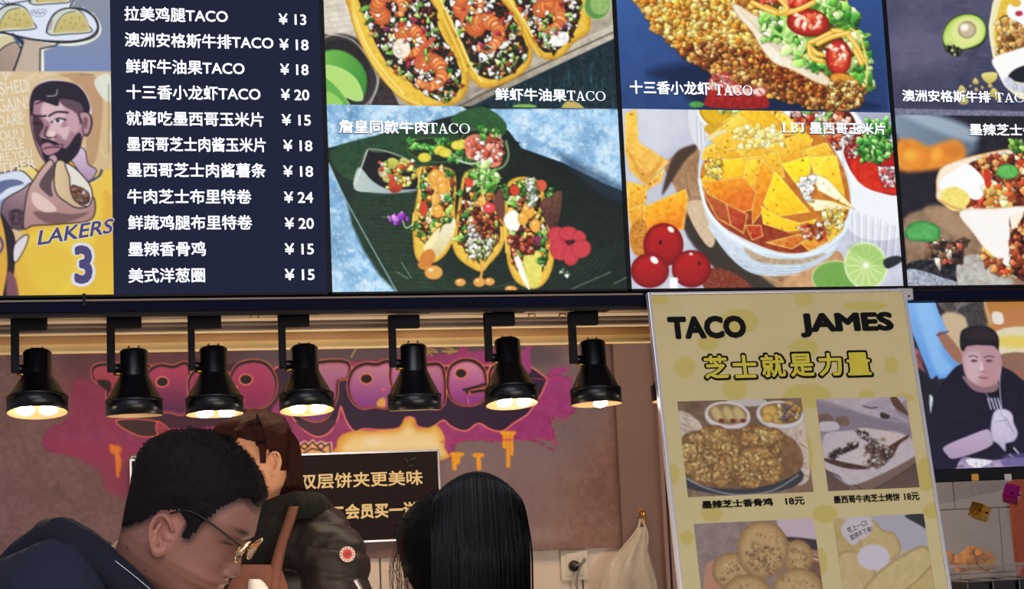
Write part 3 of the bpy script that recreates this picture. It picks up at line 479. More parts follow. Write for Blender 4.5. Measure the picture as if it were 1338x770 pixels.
    c.F([190, 385, 220, 372, 250, 385, 285, 385, 265, 412, 225, 430, 200, 418], 'b07c88', out='20121c', ow=4); c.L([200, 400, 240, 392, 275, 395], 5, '20121c'); c.F([225, 440, 250, 430, 262, 455, 238, 468], 'c29aa0')
    for p, w in (([145, 245, 180, 252, 210, 250], 9), ([225, 250, 260, 232, 310, 235], 9), ([150, 285, 175, 280, 195, 295], 8), ([235, 280, 265, 262, 300, 268], 8), ([215, 300, 205, 335, 220, 350, 255, 345], 7), ([165, 195, 200, 180, 230, 165], 6)): c.L(p, w, '2a1826')
    c.F([240, 272, 270, 265, 292, 272, 265, 285], 'e8dce4'); c.E(264, 273, 8, 7, '20141c'); c.E(168, 288, 7, 6, '20141c'); c.F([225, 318, 250, 322, 250, 345, 225, 345], 'ecd2cc', a=.8)
    # arm and hand with the folded taco
    c.F([-20, 540, 30, 510, 100, 505, 150, 560, 130, 620, 60, 690, -20, 700], 'd5deee', out='26202e', ow=5); c.F([-20, 560, 60, 540, 110, 560, 40, 580, -20, 620], '5d6a90'); c.F([-20, 650, 60, 620, 30, 690, -20, 720], '8fa0c4')
    c.F([20, 640, 100, 590, 150, 560, 170, 640, 150, 740, 110, 760, 50, 760, 10, 720], 'b08e96', g='5a4450', gd=(-.2, 1), out='22161e', ow=5); c.F([40, 690, 100, 680, 130, 740, 100, 775, 60, 760], '4a3642', n=.2, ns=16)
    c.F([140, 570, 210, 470, 240, 460, 260, 560, 330, 660, 420, 620, 432, 690, 400, 730, 300, 740, 240, 745, 150, 750, 110, 760, 120, 640], 'cda9a2', g='a87e7c', gd=(.2, 1), out='1e141a', ow=5)
    c.F([180, 560, 235, 480, 270, 455, 262, 500, 235, 560, 240, 620, 205, 600], '57454a'); c.F([150, 690, 240, 690, 330, 700, 410, 690, 330, 730, 220, 742], '6c4a4e', a=.8); c.F([150, 600, 200, 620, 260, 680, 200, 690, 150, 650], 'e6cac0', a=.9, soft=6)
    c.F([250, 560, 255, 480, 270, 455, 300, 470, 320, 540, 340, 620, 400, 660, 350, 668, 300, 640, 265, 610], 'dcc39c', g='c0a47c', gd=(1, 0), out='1e161a', ow=5)
    c.F([300, 470, 340, 490, 380, 530, 410, 570, 420, 620, 400, 662, 350, 640, 325, 590, 320, 530], 'e4ddd4', out='1e161a', ow=5); c.F([325, 590, 330, 565, 365, 575, 405, 600, 412, 640, 385, 658, 345, 640], '5c3834'); c.S([335, 575, 400, 590, 400, 645, 345, 640], ('e8e8e8', '6a4438', '8a5a48'), 26, (5, 11))
    # sleeve edge, arm outline and the dark trunk at left
    c.view(0, 200, 3.079)
    c.F([-20, 250, 20, 300, 60, 440, 75, 580, -20, 590], 'd9a63a'); c.F([0, 240, 30, 280, 60, 340, 60, 440, 40, 590, 10, 590, 30, 460, 20, 330], '241a22'); c.F([30, 480, 60, 500, 75, 585, 30, 585], '7a4a58'); c.F([60, 370, 110, 330, 100, 380, 60, 440], 'ded6dc', out='241a22', ow=4)
    c.F([100, 380, 250, 370, 300, 460, 200, 590, 80, 590], 'dba83a', a=.35, soft=30); c.L([0, 340, 12, 372, 0, 400], 9, '4a3a86')
    return c

def paint_mural():
    c = Canvas(-30, 430, 870, 730, '6c5560', 9)
    c.view(0, 0, 1)
    c.R(-40, 420, 880, 740, '7a6268', g='8a6e66', gd=(1, .2)); c.N([-40, 420, 880, 420, 880, 740, -40, 740], .06, 70); c.N([-40, 420, 880, 420, 880, 740, -40, 740], .05, 5)
    c.F([560, 455, 800, 455, 760, 600, 560, 600], '7d7684', a=.6, soft=50); c.F([300, 440, 660, 440, 700, 480, 300, 480], '5d5468', a=.7, soft=20); c.F([100, 440, 300, 440, 300, 480, 110, 500], '5d4452', a=.7, soft=24); c.F([560, 590, 740, 590, 700, 740, 560, 740], '8d8088', a=.6, soft=60)
    # magenta splash
    c.F([96, 498, 130, 500, 170, 490, 500, 470, 660, 455, 692, 470, 695, 490, 745, 494, 750, 540, 720, 548, 725, 575, 700, 572, 712, 582, 725, 590, 690, 575, 650, 577, 600, 578, 590, 600, 560, 590, 480, 600, 300, 610, 200, 590, 150, 600, 62, 590, 64, 560, 90, 545], '90446a', g='a04a90', gd=(1, 0), n=.05, ns=10, jag=3, rim='8a3a66', rw=3)
    c.F([64, 578, 200, 590, 180, 622, 165, 650, 140, 640, 125, 612], '983f66', a=.75, soft=10); c.E(180, 515, 100, 50, '8c3a58', a=.5, soft=60)
    for p in ([145, 583, 152, 592, 154, 622], [150, 590, 156, 600, 155, 615]): c.L(p, 5, 'e88a3a', a=.9)
    c.E(151, 588, 8, 6, 'e08838', soft=4)
    [c.L(p, w, 'f4a83c', sm=0) for p, w in (([656, 566, 672, 566], 5), ([659, 566, 659, 584], 5), ([664, 566, 664, 609], 5), ([669, 566, 669, 594], 4), ([590, 594, 604, 594], 5), ([593, 594, 594, 612], 6), ([599, 594, 598, 604], 6), ([620, 595, 630, 595], 5), ([625, 595, 626, 612], 6))]
    # dark drop shadow of the lettering
    so = 'fa9484'
    c.view(330, 440, 4.8125)
    c.F([130, 330, 180, 400, 300, 560, 400, 625, 480, 600, 530, 520, 555, 430, 590, 520, 640, 590, 700, 575, 800, 582, 920, 570, 960, 505, 1020, 510, 1040, 560, 1120, 570, 1200, 520, 1250, 560, 1340, 590, 1420, 540, 1500, 580, 1570, 590, 1640, 540, 1760, 440, 1760, 200, 600, 200, 500, 160, 150, 200], '38204c', out=so, ow=9)
    c.F([-300, 120, -250, 180, 60, 160, 200, 300, 130, 440, 0, 540, -700, 560, -640, 300], '4a2644', a=.95)
    c.F([280, 530, 330, 590, 400, 622, 470, 600, 520, 530], '54344c', a=.9)
    c.view(90, 440, 4.8125)
    c.F([300, 530, 430, 618, 550, 618, 550, 535], '4a3038', out=so, ow=6); c.F([560, 535, 640, 600, 560, 610], 'a04a62', out=so, ow=5)
    def let(view, p, holes=(), top='c884a0', bot='8a3f86', ow=14):
        c.view(view[0], view[1], view[2]); k = view[2]/4.8125
        c.F(p, so, out=so, ow=19*k); c.F([v if i % 2 else v for i, v in enumerate(p)], '140a16', out='140a16', ow=13*k)
        q = [v+7*k if i % 2 else v for i, v in enumerate(p)]
        c.F(q, top, g=bot, out=so, ow=2*k, rim='a04e86', rw=14*k)
        for h in holes: c.E(h[0], h[1], h[2]+9*k, h[3]+9*k, so); c.E(h[0], h[1], h[2], h[3], '140a14')
    V1 = (90, 440, 4.8125); V2 = (330, 440, 4.8125); V3 = (550, 440, 3.85)
    let(V1, [170, 190, 330, 180, 500, 190, 520, 260, 430, 290, 400, 420, 300, 470, 250, 380, 255, 290, 170, 270], (), 'b45a70', '8a3058')
    c.F([175, 280, 255, 280, 258, 350], '2a1218')
    let(V1, [520, 210, 580, 185, 660, 195, 740, 175, 745, 300, 730, 470, 640, 465, 560, 450, 500, 350, 495, 260], ((588, 285, 34, 27),), 'c0587c', '5a2c60')
    let(V1, [760, 300, 800, 220, 900, 200, 990, 230, 980, 300, 900, 330, 940, 420, 900, 460, 800, 440], (), 'b85478', '6a2c5c')
    let(V1, [1015, 290, 1060, 190, 1150, 160, 1240, 180, 1290, 260, 1290, 350, 1240, 420, 1160, 445, 1080, 430, 1030, 370], ((1113, 270, 36, 28),), 'b8547e', '8a3468')
    c.view(*V1); c.F([1045, 305, 1065, 320, 1050, 340, 1035, 325], 'e8a070'); c.F([1065, 370, 1100, 390, 1095, 430, 1060, 400], 'e0a060')
    let(V2, [340, 200, 420, 165, 590, 165, 590, 250, 530, 270, 520, 380, 460, 500, 380, 520, 300, 480, 320, 420, 380, 400, 400, 300, 340, 270], (), 'c28aa8', '7c4a96')
    let(V2, [610, 300, 640, 210, 710, 175, 780, 180, 860, 165, 870, 300, 860, 430, 770, 430, 690, 440, 630, 390], ((716, 266, 34, 27),), 'cf9ab4', '8a4a9a')
    c.F([790, 400, 830, 385, 835, 440, 785, 438], 'e0b06a'); c.E(822, 333, 11, 11, 'f0707c')
    let(V2, [880, 180, 960, 175, 1010, 200, 1100, 180, 1190, 200, 1195, 420, 1100, 430, 1090, 300, 1040, 300, 1030, 430, 940, 430, 940, 300, 880, 300], (), 'c88fb0', '8a4a9a')
    let(V3, [140, 230, 150, 160, 200, 125, 260, 125, 310, 165, 322, 230, 310, 245, 230, 262, 235, 285, 320, 275, 300, 320, 240, 338, 180, 325, 150, 290], ((202, 185, 26, 21),), 'dca0c0', '8a4098')
    c.L([215, 268, 260, 258, 318, 240], 11, '1c0f1c')
    let(V3, [350, 200, 370, 150, 430, 125, 500, 140, 500, 200, 440, 200, 500, 240, 500, 320, 420, 340, 350, 320, 360, 280, 430, 280, 360, 240], (), 'd890b0', '8a4090')
    c.L([330, 190, 350, 150, 375, 140], 7, so); c.E(245, 285, 6, 8, 'f0808a'); c.L([236, 310, 240, 335], 5, 'f08a8a')
    # glowing yellow bun under the name, crown and splashes
    c.view(330, 440, 4.8125)
    c.F([530, 690, 540, 640, 590, 605, 680, 590, 760, 594, 900, 582, 940, 545, 965, 515, 1012, 515, 1030, 570, 1100, 575, 1150, 555, 1190, 590, 1210, 640, 1206, 700, 1190, 780, 540, 780], 'e8b860', g='f0dca0', gd=(.6, .4), rim='d8a04c', rw=60); c.F([620, 640, 760, 620, 900, 610, 1080, 615, 1160, 660, 1160, 760, 600, 760], 'f6e6c0', a=.7, soft=60); c.E(760, 660, 60, 30, 'fbf0d4', a=.6, soft=40); c.E(980, 600, 40, 30, 'f8e2b4', a=.7, soft=30)
    c.F([285, 700, 292, 672, 328, 652, 350, 668, 378, 644, 405, 668, 430, 652, 462, 668, 500, 660, 506, 742, 285, 745], 'e8b8a8', sm=0); c.F([300, 742, 300, 694, 330, 672, 375, 700, 378, 664, 430, 712, 485, 676, 490, 738], 'e8b080', sm=0)
    for p in ([298, 692, 328, 668, 352, 690, 328, 711, 298, 692], [352, 690, 378, 662, 405, 690], [405, 690, 430, 668, 455, 690, 430, 711, 405, 690], [455, 690, 485, 674, 490, 738], [318, 738, 372, 704, 430, 716, 468, 738]): c.L(p, 8, '2a1c22', sm=0)
    c.L([655, 65, 640, 95, 620, 130], 7, 'd8c88c')
    for p in ([1060, 65, 1150, 85, 1160, 100, 1100, 90, 1130, 120], [1180, 60, 1260, 80, 1240, 100, 1190, 92, 1290, 90, 1230, 110], [1090, 90, 1100, 120]): c.L(p, 7, 'd0b060', sm=0)
    c.view(550, 440, 3.85)
    c.F([180, 95, 195, 60, 200, 45, 225, 45, 230, 70, 212, 100], 'a84088', jag=6); c.F([500, 90, 520, 60, 530, 45, 560, 45, 545, 90, 556, 150, 540, 190, 500, 190], 'a44e96', jag=5); c.F([640, 190, 660, 160, 720, 155, 740, 170, 720, 180, 700, 190], 'a84a96', jag=8)
    for p in ([100, 530, 200, 530, 210, 515, 380, 520, 450, 518], [430, 520, 650, 515, 680, 550], [560, 210, 640, 215, 760, 205], [590, 325, 690, 325], [670, 400, 740, 400, 720, 420, 660, 430, 660, 510, 685, 545]): c.L(p, 6, 'c0468c', a=.8)
    c.view(150, 590, 1); c.R(20, 5, 130, 50, '26202a'); c.L([22, 50, 22, 7, 130, 7], 2.5, 'cfd0c8', sm=0)
    return c

def paint_platter():
    c = Canvas(870, 510, 1078, 660, '7a5a40', 10); c.view(840, 370, 3.345)
    c.F([100, 480, 760, 480, 780, 960, 100, 960], '7c5c44', sm=0, n=.12, ns=34, g='8c6e54'); 
    for i in range(10): c.L([150, 520+i*20, 720, 500+i*22], 2, '5a4230', a=.4)
    c.F([150, 560, 260, 630, 170, 760], 'd8c8b4', n=.1); c.F([560, 620, 700, 590, 730, 800, 700, 880, 560, 860], 'dcc6b4', n=.1, ns=14)
    for i in range(26): c.L([570+c.r.uniform(0, 120), 620+i*9, 600+c.r.uniform(10, 130), 640+i*9], 4, ['8a4a3a', 'a8806a', '6a5a5a'][i % 3], a=.7)
    for i in range(14): c.L([160+c.r.uniform(0, 30), 560+i*12, 190+c.r.uniform(10, 50), 580+i*12], 3, '7a5040', a=.6)
    c.E(455, 520, 90, 20, 'c8c4c0'); 
    for cx, cy, rx, ry in ((370, 578, 100, 60), (600, 575, 104, 60)):
        c.E(cx, cy+6, rx, ry, 'b8b4b4', rot=.1); c.E(cx, cy, rx, ry, 'e4dede', rot=.1); c.E(cx, cy-4, rx-14, ry-14, '9a7a50', rot=.1)
    for x in (325, 375, 420): c.F([x-30, 555, x-10, 535, x+20, 560, x+34, 600, x+10, 612, x-18, 590], 'd8c07a', rim='a88a4a', rw=14); c.E(x+18, 602, 13, 10, '7c2c1e')
    for x, y, r in [(555, 560, 34), (545, 590, 26), (600, 590, 34), (640, 545, 36), (620, 570, 30), (660, 580, 26)]: c.E(x, y, r, r*.8, 'e8bc52', rim='b88428', rw=14, n=.14, ns=8)
    c.S([590, 530, 690, 540, 680, 600, 600, 600], ('e8c060', 'c89030', 'f4d88a', '8a6a6a'), 50, (6, 12)); 
    c.F([150, 820, 200, 780, 560, 760, 700, 830, 640, 900, 400, 930, 200, 900, 150, 870], '2c3440'); c.F([160, 700, 260, 640, 620, 660, 700, 800, 560, 880, 380, 900, 200, 860], '8a5f34', n=.12, ns=20)
    for x, y, rx, ry, a in [(310, 690, 80, 70, 0), (235, 700, 40, 50, .4), (230, 790, 60, 55, .2), (200, 740, 44, 50, 0), (380, 740, 46, 90, .15), (500, 680, 80, 60, .1), (560, 700, 60, 70, .5), (500, 790, 90, 80, .2), (560, 820, 60, 60, 0), (280, 840, 60, 34, 0), (350, 820, 50, 80, .3), (430, 800, 40, 50, 0), (470, 860, 60, 40, 0), (300, 760, 40, 36, 0)]:
        c.E(x, y, rx, ry, 'c99544', rot=a, rim='7f5222', rw=26, n=.22, ns=12); c.S([x-rx*.7, y-ry*.7, x+rx*.7, y-ry*.7, x+rx*.7, y+ry*.7, x-rx*.7, y+ry*.7], ('d8a858', 'b8843c', 'e4bc70', 'a06c30', 'd09c4c'), 70, (3, 9), 1.8, hl=.2, sh=.2)
    c.L([150, 830, 260, 890, 400, 925, 560, 910, 680, 840], 6, 'a0a4b0'); return c
def paint_pancake():
    c = Canvas(1050, 508, 1212, 654, 'a89cac', 11); c.view(1060, 515, 5.133)
    c.R(-40, -30, 800, 700, '9b8fa2', n=.05, ns=30); c.F([-20, -20, 620, -20, 540, 120, 460, 160, 200, 100, 30, 60], 'c0b4c2', n=.06, ns=30); c.F([-20, 40, 200, 80, 460, 170, 640, 210, 660, 280, 300, 240, 50, 260], '85788a', n=.05, a=.7, soft=20)
    c.F([40, 150, 110, 130, 150, 180, 50, 200], '7a5c48', n=.1); c.F([165, 160, 240, 150, 250, 210, 180, 205], '7c6250', n=.1); c.F([60, 190, 170, 190, 180, 240, 60, 250], 'ccc6d0')
    c.F([350, 80, 480, 20, 560, 30, 540, 100, 660, 190, 440, 110], 'b4a4ba', n=.1); c.F([530, 20, 570, 18, 650, 130, 640, 140, 560, 90], '5c3c2c', n=.1); c.F([465, 125, 520, 140, 520, 165, 470, 160], '2c2830'); c.L([350, 82, 400, 95, 440, 90], 8, '4a3440')
    c.F([90, 500, 300, 620, 700, 420, 740, 660, 100, 660], '5c4440', g='6e5248', n=.05); c.F([300, 600, 700, 420, 700, 460, 420, 640, 280, 660], '80655a')
    c.L([420, 640, 560, 560, 730, 450], 5, '3a2826'); c.L([95, 510, 200, 560, 340, 640], 6, '3a2826')
    c.F([80, 300, 180, 250, 560, 250, 690, 330, 690, 420, 300, 608, 180, 540, 90, 490], 'cfc2cc', n=.05, ns=24)
    c.F([300, 240, 420, 236, 660, 290, 540, 360, 480, 400, 400, 340], 'd9cbc8', n=.06, out='a8989c', ow=3); c.F([480, 380, 640, 280, 650, 295, 590, 340, 540, 430, 490, 420], '5a3024', n=.16, ns=10)
    c.F([90, 430, 200, 380, 310, 335, 370, 360, 372, 480, 230, 460], 'd9cdd0', n=.06); c.F([90, 430, 230, 460, 360, 485, 370, 505, 240, 500, 110, 460], '4a2c24', n=.15, ns=8)
    c.F([300, 250, 330, 245, 470, 350, 480, 385, 450, 370, 340, 290], '55383c'); c.S([300, 245, 330, 240, 480, 350, 470, 385, 340, 290], ('e0d0d0', '3a2024', 'c8b0b0', '6a3c34'), 50, (5, 11)); c.S([110, 410, 310, 325, 315, 345, 150, 430], ('3a2024', '5a3830', 'c8b8b8', '2a1a1a'), 60, (6, 12))
    c.S([370, 350, 540, 370, 530, 430, 450, 490, 370, 490], ('e8dcd8', '8a5a40', '5a3020', 'c8a090'), 80, (4, 10), 3); c.E(480, 305, 20, 14, 'a89878', n=.2, ns=5)
    return c
def paint_balls():
    c = Canvas(890, 666, 1092, 790, 'a08c88', 12); c.view(900, 670, 3.935)
    c.R(-20, -20, 800, 500, '94807c', n=.05, ns=40); c.N([20, 40, 300, 30, 300, 420, 40, 420], .06, 14); c.F([470, 20, 760, 20, 760, 150, 640, 160, 500, 120], 'ceb8c8', n=.03); c.F([500, 125, 700, 150, 700, 200, 560, 170], '3a2a30')
    for i in range(8): c.L([540, 170+i*12, 620, 200+i*10, 720, 220+i*12], 8, ['b86a48', 'd8a080', '8a4838', 'e8c0a8'][i % 4])
    c.F([560, 260, 720, 280, 720, 420, 620, 420], '7c5440', n=.08); c.F([90, 270, 140, 260, 160, 420, 80, 420], 'c88868')
    for x, y, rx, ry in [(560, 230, 80, 90), (220, 300, 100, 96), (300, 430, 130, 112), (560, 400, 130, 116), (380, 190, 134, 150)]:
        c.E(x, y, rx, ry, 'd0a868', rim='96703c', rw=46, n=.08, ns=5); c.S([x-rx*.6, y-ry*.6, x+rx*.6, y-ry*.6, x+rx*.6, y+ry*.6, x-rx*.6, y+ry*.6], ('b88e50', 'dcb878', '8a683c'), 60, (2, 5), 1.8, sh=.1)
    c.S([300, 190, 460, 180, 470, 280, 400, 320, 320, 280], ('a87c44', '8a6234', 'd8b070'), 80, (3, 7), 1.8, sh=.2); return c
def paint_rolls():
    c = Canvas(1076, 660, 1232, 790, 'c8b890', 13); c.view(900, 670, 3.935)
    c.R(700, -20, 1400, 500, 'cdbfa4', n=.03, ns=40); c.F([960, 0, 1230, 10, 1240, 180, 1100, 190, 980, 120], 'b4b2c4', soft=10); c.F([1110, 15, 1220, 10, 1225, 80, 1180, 60], '242830')
    c.F([745, 40, 830, 60, 880, 200, 780, 300, 745, 200], 'c4ac64', n=.05, ns=30, soft=8); c.F([760, 230, 860, 200, 960, 300, 900, 420, 740, 420], 'd4bc7c', n=.05, ns=20, rim='a88c4c', rw=18)
    c.F([940, 40, 1000, 90, 1060, 110, 1090, 200, 1000, 260, 900, 200, 880, 130], 'd0b874', n=.06, rim='a88a48', rw=14)
    c.F([900, 420, 940, 340, 1060, 240, 1200, 170, 1250, 220, 1240, 300, 1120, 420], 'd6c07c', n=.05, ns=20, rim='a08448', rw=20); c.F([1100, 420, 1180, 340, 1250, 280, 1260, 420], 'd0b870', n=.05, rim='a08448', rw=16)
    c.E(950, 230, 84, 66, 'd4d0e0', soft=10); c.E(865, 80, 84, 62, 'cfc8d4', rot=-.3); c.F([800, 110, 840, 170, 880, 130], 'cfc8d4'); return c

def paint_video():
    c = Canvas(1170, 384, 1345, 622, '20202c', 14); c.view(1160, 370, 2.852)
    c.R(-20, 20, 560, 760, '2a2530'); c.F([180, 50, 380, 50, 390, 170, 330, 180, 260, 150], '5a5450', n=.15, ns=24, soft=4); c.F([260, 100, 360, 70, 385, 140, 300, 165], '403c3c', n=.1)
    c.F([200, 120, 290, 130, 290, 260, 230, 260], 'c8b08c', soft=10); c.F([370, 50, 540, 50, 540, 200, 400, 190, 370, 140], 'b0702e', g='c88a4a', gd=(0, 1)); c.L([355, 50, 385, 150], 8, 'c0a888')
    c.F([400, 140, 430, 120, 540, 90, 540, 140, 440, 165, 400, 175], 'c07848'); c.F([390, 110, 425, 112, 430, 150, 395, 150], 'e8dcd0')
    c.F([405, 180, 540, 170, 540, 275, 415, 270], 'ddd2ae', n=.05); c.F([415, 200, 510, 200, 510, 240, 420, 235], 'e2c860', soft=14); c.F([410, 270, 540, 272, 540, 420, 440, 340], '8a6250', n=.04); c.E(490, 335, 5, 5, 'f04038')
    # person in the light blue shirt
    c.F([68, 50, 160, 50, 190, 110, 220, 180, 210, 240, 270, 290, 270, 340, 170, 358, 150, 330, 110, 230, 80, 150], '7fb4ee', g='5a94e0', gd=(-.3, 1)); c.F([100, 60, 150, 70, 190, 160, 200, 260, 240, 320, 190, 340, 150, 250], '8ec2f4', a=.7, soft=20)
    c.F([185, 195, 215, 185, 275, 260, 275, 300, 240, 280], '9c6a52'); c.L([182, 195, 225, 180], 5, '2c3c60'); c.F([90, 240, 120, 260, 140, 340, 180, 400, 160, 400, 120, 340, 100, 300], '8a4c50', n=.2, ns=10); c.F([140, 345, 180, 390, 175, 402, 150, 400], 'd8a06a')
    c.F([110, 330, 160, 360, 190, 370, 190, 700, 150, 600], '191926'); c.F([155, 420, 170, 430, 175, 480, 160, 490], 'c8ccd8', n=.2, ns=6); c.F([150, 540, 190, 580, 210, 600, 180, 605], 'a4a8c0', n=.2)
    # cook in a black shirt
    c.F([170, 700, 165, 460, 190, 390, 220, 350, 280, 300, 420, 310, 500, 360, 540, 420, 540, 700], '131224', g='17142c', n=.02, ns=30); c.F([300, 360, 420, 365, 430, 420, 360, 410], '0c0b18')
    c.F([278, 250, 300, 235, 400, 232, 424, 290, 420, 345, 400, 380, 350, 388, 300, 360, 280, 310], 'b48a94', g='b8868c', n=.02); c.F([290, 270, 340, 260, 350, 330, 330, 375, 295, 350], 'd0b2bc', a=.7, soft=20); c.F([280, 345, 350, 388, 410, 370, 400, 405, 330, 405, 290, 370], 'a67a84', a=.8)
    c.F([270, 238, 274, 180, 320, 160, 380, 165, 412, 200, 412, 250, 395, 235, 350, 232, 300, 232, 282, 255], '1c161c'); c.F([280, 200, 340, 168, 380, 180, 400, 210], '33262c', a=.6, soft=14)
    c.L([302, 275, 320, 271, 335, 278], 4, '50343c'); c.L([360, 278, 378, 272, 396, 276], 4, '50343c'); c.E(322, 290, 13, 5, '5c3c46'); c.E(378, 290, 13, 5, '5c3c46'); c.F([348, 290, 358, 322, 348, 330, 342, 322], 'd8b8c0'); c.L([345, 330, 362, 328], 3, '8a5a64'); c.L([340, 352, 372, 354], 5, '8e4c58')
    c.L([365, 410, 385, 440], 3, '9a9aa8'); c.L([418, 330, 418, 400, 425, 470], 4, 'b0a8b4')
    for x in (385, 398, 410, 422): c.L([x-12, 430, x, 470], 5, 'c8c8dc')
    c.F([210, 610, 300, 570, 380, 545, 395, 590, 360, 620, 250, 655, 220, 640], 'bca8c0', g='a890b0', gd=(0, 1)); c.L([375, 535, 388, 565, 395, 590], 6, '241e30')
    c.F([385, 520, 400, 475, 440, 470, 465, 490, 470, 520, 485, 560, 470, 590, 440, 600, 440, 630, 410, 600, 385, 580], 'd6cce0', g='b8aac8', n=.04, rim='9a90b0', rw=10); c.L([400, 520, 440, 510], 3, '9088a4'); c.L([440, 500, 470, 560], 4, '9088a4'); c.L([420, 480, 450, 540], 3, '9a92b0')
    c.F([450, 600, 480, 640, 500, 690, 440, 660], '100e1c'); c.L([455, 640, 475, 660], 8, 'd8d8e0'); c.L([470, 615, 488, 635], 6, 'c8c8d4')
    c.F([255, 690, 280, 650, 330, 655, 400, 660, 470, 650, 540, 660, 540, 700, 260, 700], '9a8ab0', n=.2, ns=12); c.F([290, 660, 340, 655, 390, 665, 330, 690], 'e0dce8', n=.15, ns=10); c.F([440, 640, 540, 640, 540, 690, 430, 680], '5a4a8a', a=.7, soft=8)
    return c
# ---------------------------------------------------------------- materials
def mat(name, col, rough=.5, metal=0, emit=0, noise=0, nscale=30, bump=0, trans=0, coat=0, aniso=None, stretch=None, spec=None, alpha=1, ecol=None):
    m = bpy.data.materials.new(name); m.use_nodes = True; nt = m.node_tree; b = nt.nodes['Principled BSDF']
    c = tuple(x**2.2 for x in hx(col))+(1,) if isinstance(col, str) else tuple(col)+(1,)
    b.inputs['Base Color'].default_value = c; b.inputs['Roughness'].default_value = rough; b.inputs['Metallic'].default_value = metal
    if spec is not None: b.inputs['Specular IOR Level'].default_value = spec
    if emit:
        e = tuple(x**2.2 for x in hx(ecol))+(1,) if ecol else c
        b.inputs['Emission Color'].default_value = e; b.inputs['Emission Strength'].default_value = emit
    if trans: b.inputs['Transmission Weight'].default_value = trans
    if coat: b.inputs['Coat Weight'].default_value = coat
    if alpha < 1: b.inputs['Alpha'].default_value = alpha
    tc = nt.nodes.new('ShaderNodeTexCoord'); mp = nt.nodes.new('ShaderNodeMapping'); n = nt.nodes.new('ShaderNodeTexNoise')
    nt.links.new(tc.outputs['Object'], mp.inputs[0]); nt.links.new(mp.outputs[0], n.inputs['Vector']); n.inputs['Scale'].default_value = nscale; n.inputs['Detail'].default_value = 5
    if stretch: mp.inputs['Scale'].default_value = stretch
    if noise:
        mr = nt.nodes.new('ShaderNodeMapRange'); mr.inputs['To Min'].default_value = 1-noise; mr.inputs['To Max'].default_value = 1+noise
        mx = nt.nodes.new('ShaderNodeVectorMath'); mx.operation = 'SCALE'; mx.inputs[0].default_value = c[:3]
        nt.links.new(n.outputs['Fac'], mr.inputs[0]); nt.links.new(mr.outputs[0], mx.inputs['Scale']); nt.links.new(mx.outputs[0], b.inputs['Base Color'])
    if bump:
        bp = nt.nodes.new('ShaderNodeBump'); bp.inputs['Strength'].default_value = bump; bp.inputs['Distance'].default_value = .004
        nt.links.new(n.outputs['Fac'], bp.inputs['Height']); nt.links.new(bp.outputs[0], b.inputs['Normal'])
    return m
def attr_mat(name, lit, rough=.5, bump=0, scale=40, spec=.5, strength=1.0):
    m = bpy.data.materials.new(name); m.use_nodes = True; nt = m.node_tree; b = nt.nodes['Principled BSDF']
    a = nt.nodes.new('ShaderNodeAttribute'); a.attribute_name = 'print'; b.inputs['Roughness'].default_value = rough; b.inputs['Specular IOR Level'].default_value = spec
    if lit:
        nt.links.new(a.outputs['Color'], b.inputs['Emission Color']); b.inputs['Emission Strength'].default_value = strength; b.inputs['Base Color'].default_value = (.01, .01, .012, 1)
    else: nt.links.new(a.outputs['Color'], b.inputs['Base Color'])
    if bump:
        n = nt.nodes.new('ShaderNodeTexNoise'); n.inputs['Scale'].default_value = scale; tc = nt.nodes.new('ShaderNodeTexCoord'); nt.links.new(tc.outputs['Object'], n.inputs['Vector'])
        bp = nt.nodes.new('ShaderNodeBump'); bp.inputs['Strength'].default_value = bump; bp.inputs['Distance'].default_value = .004; nt.links.new(n.outputs['Fac'], bp.inputs['Height']); nt.links.new(bp.outputs[0], b.inputs['Normal'])
    return m
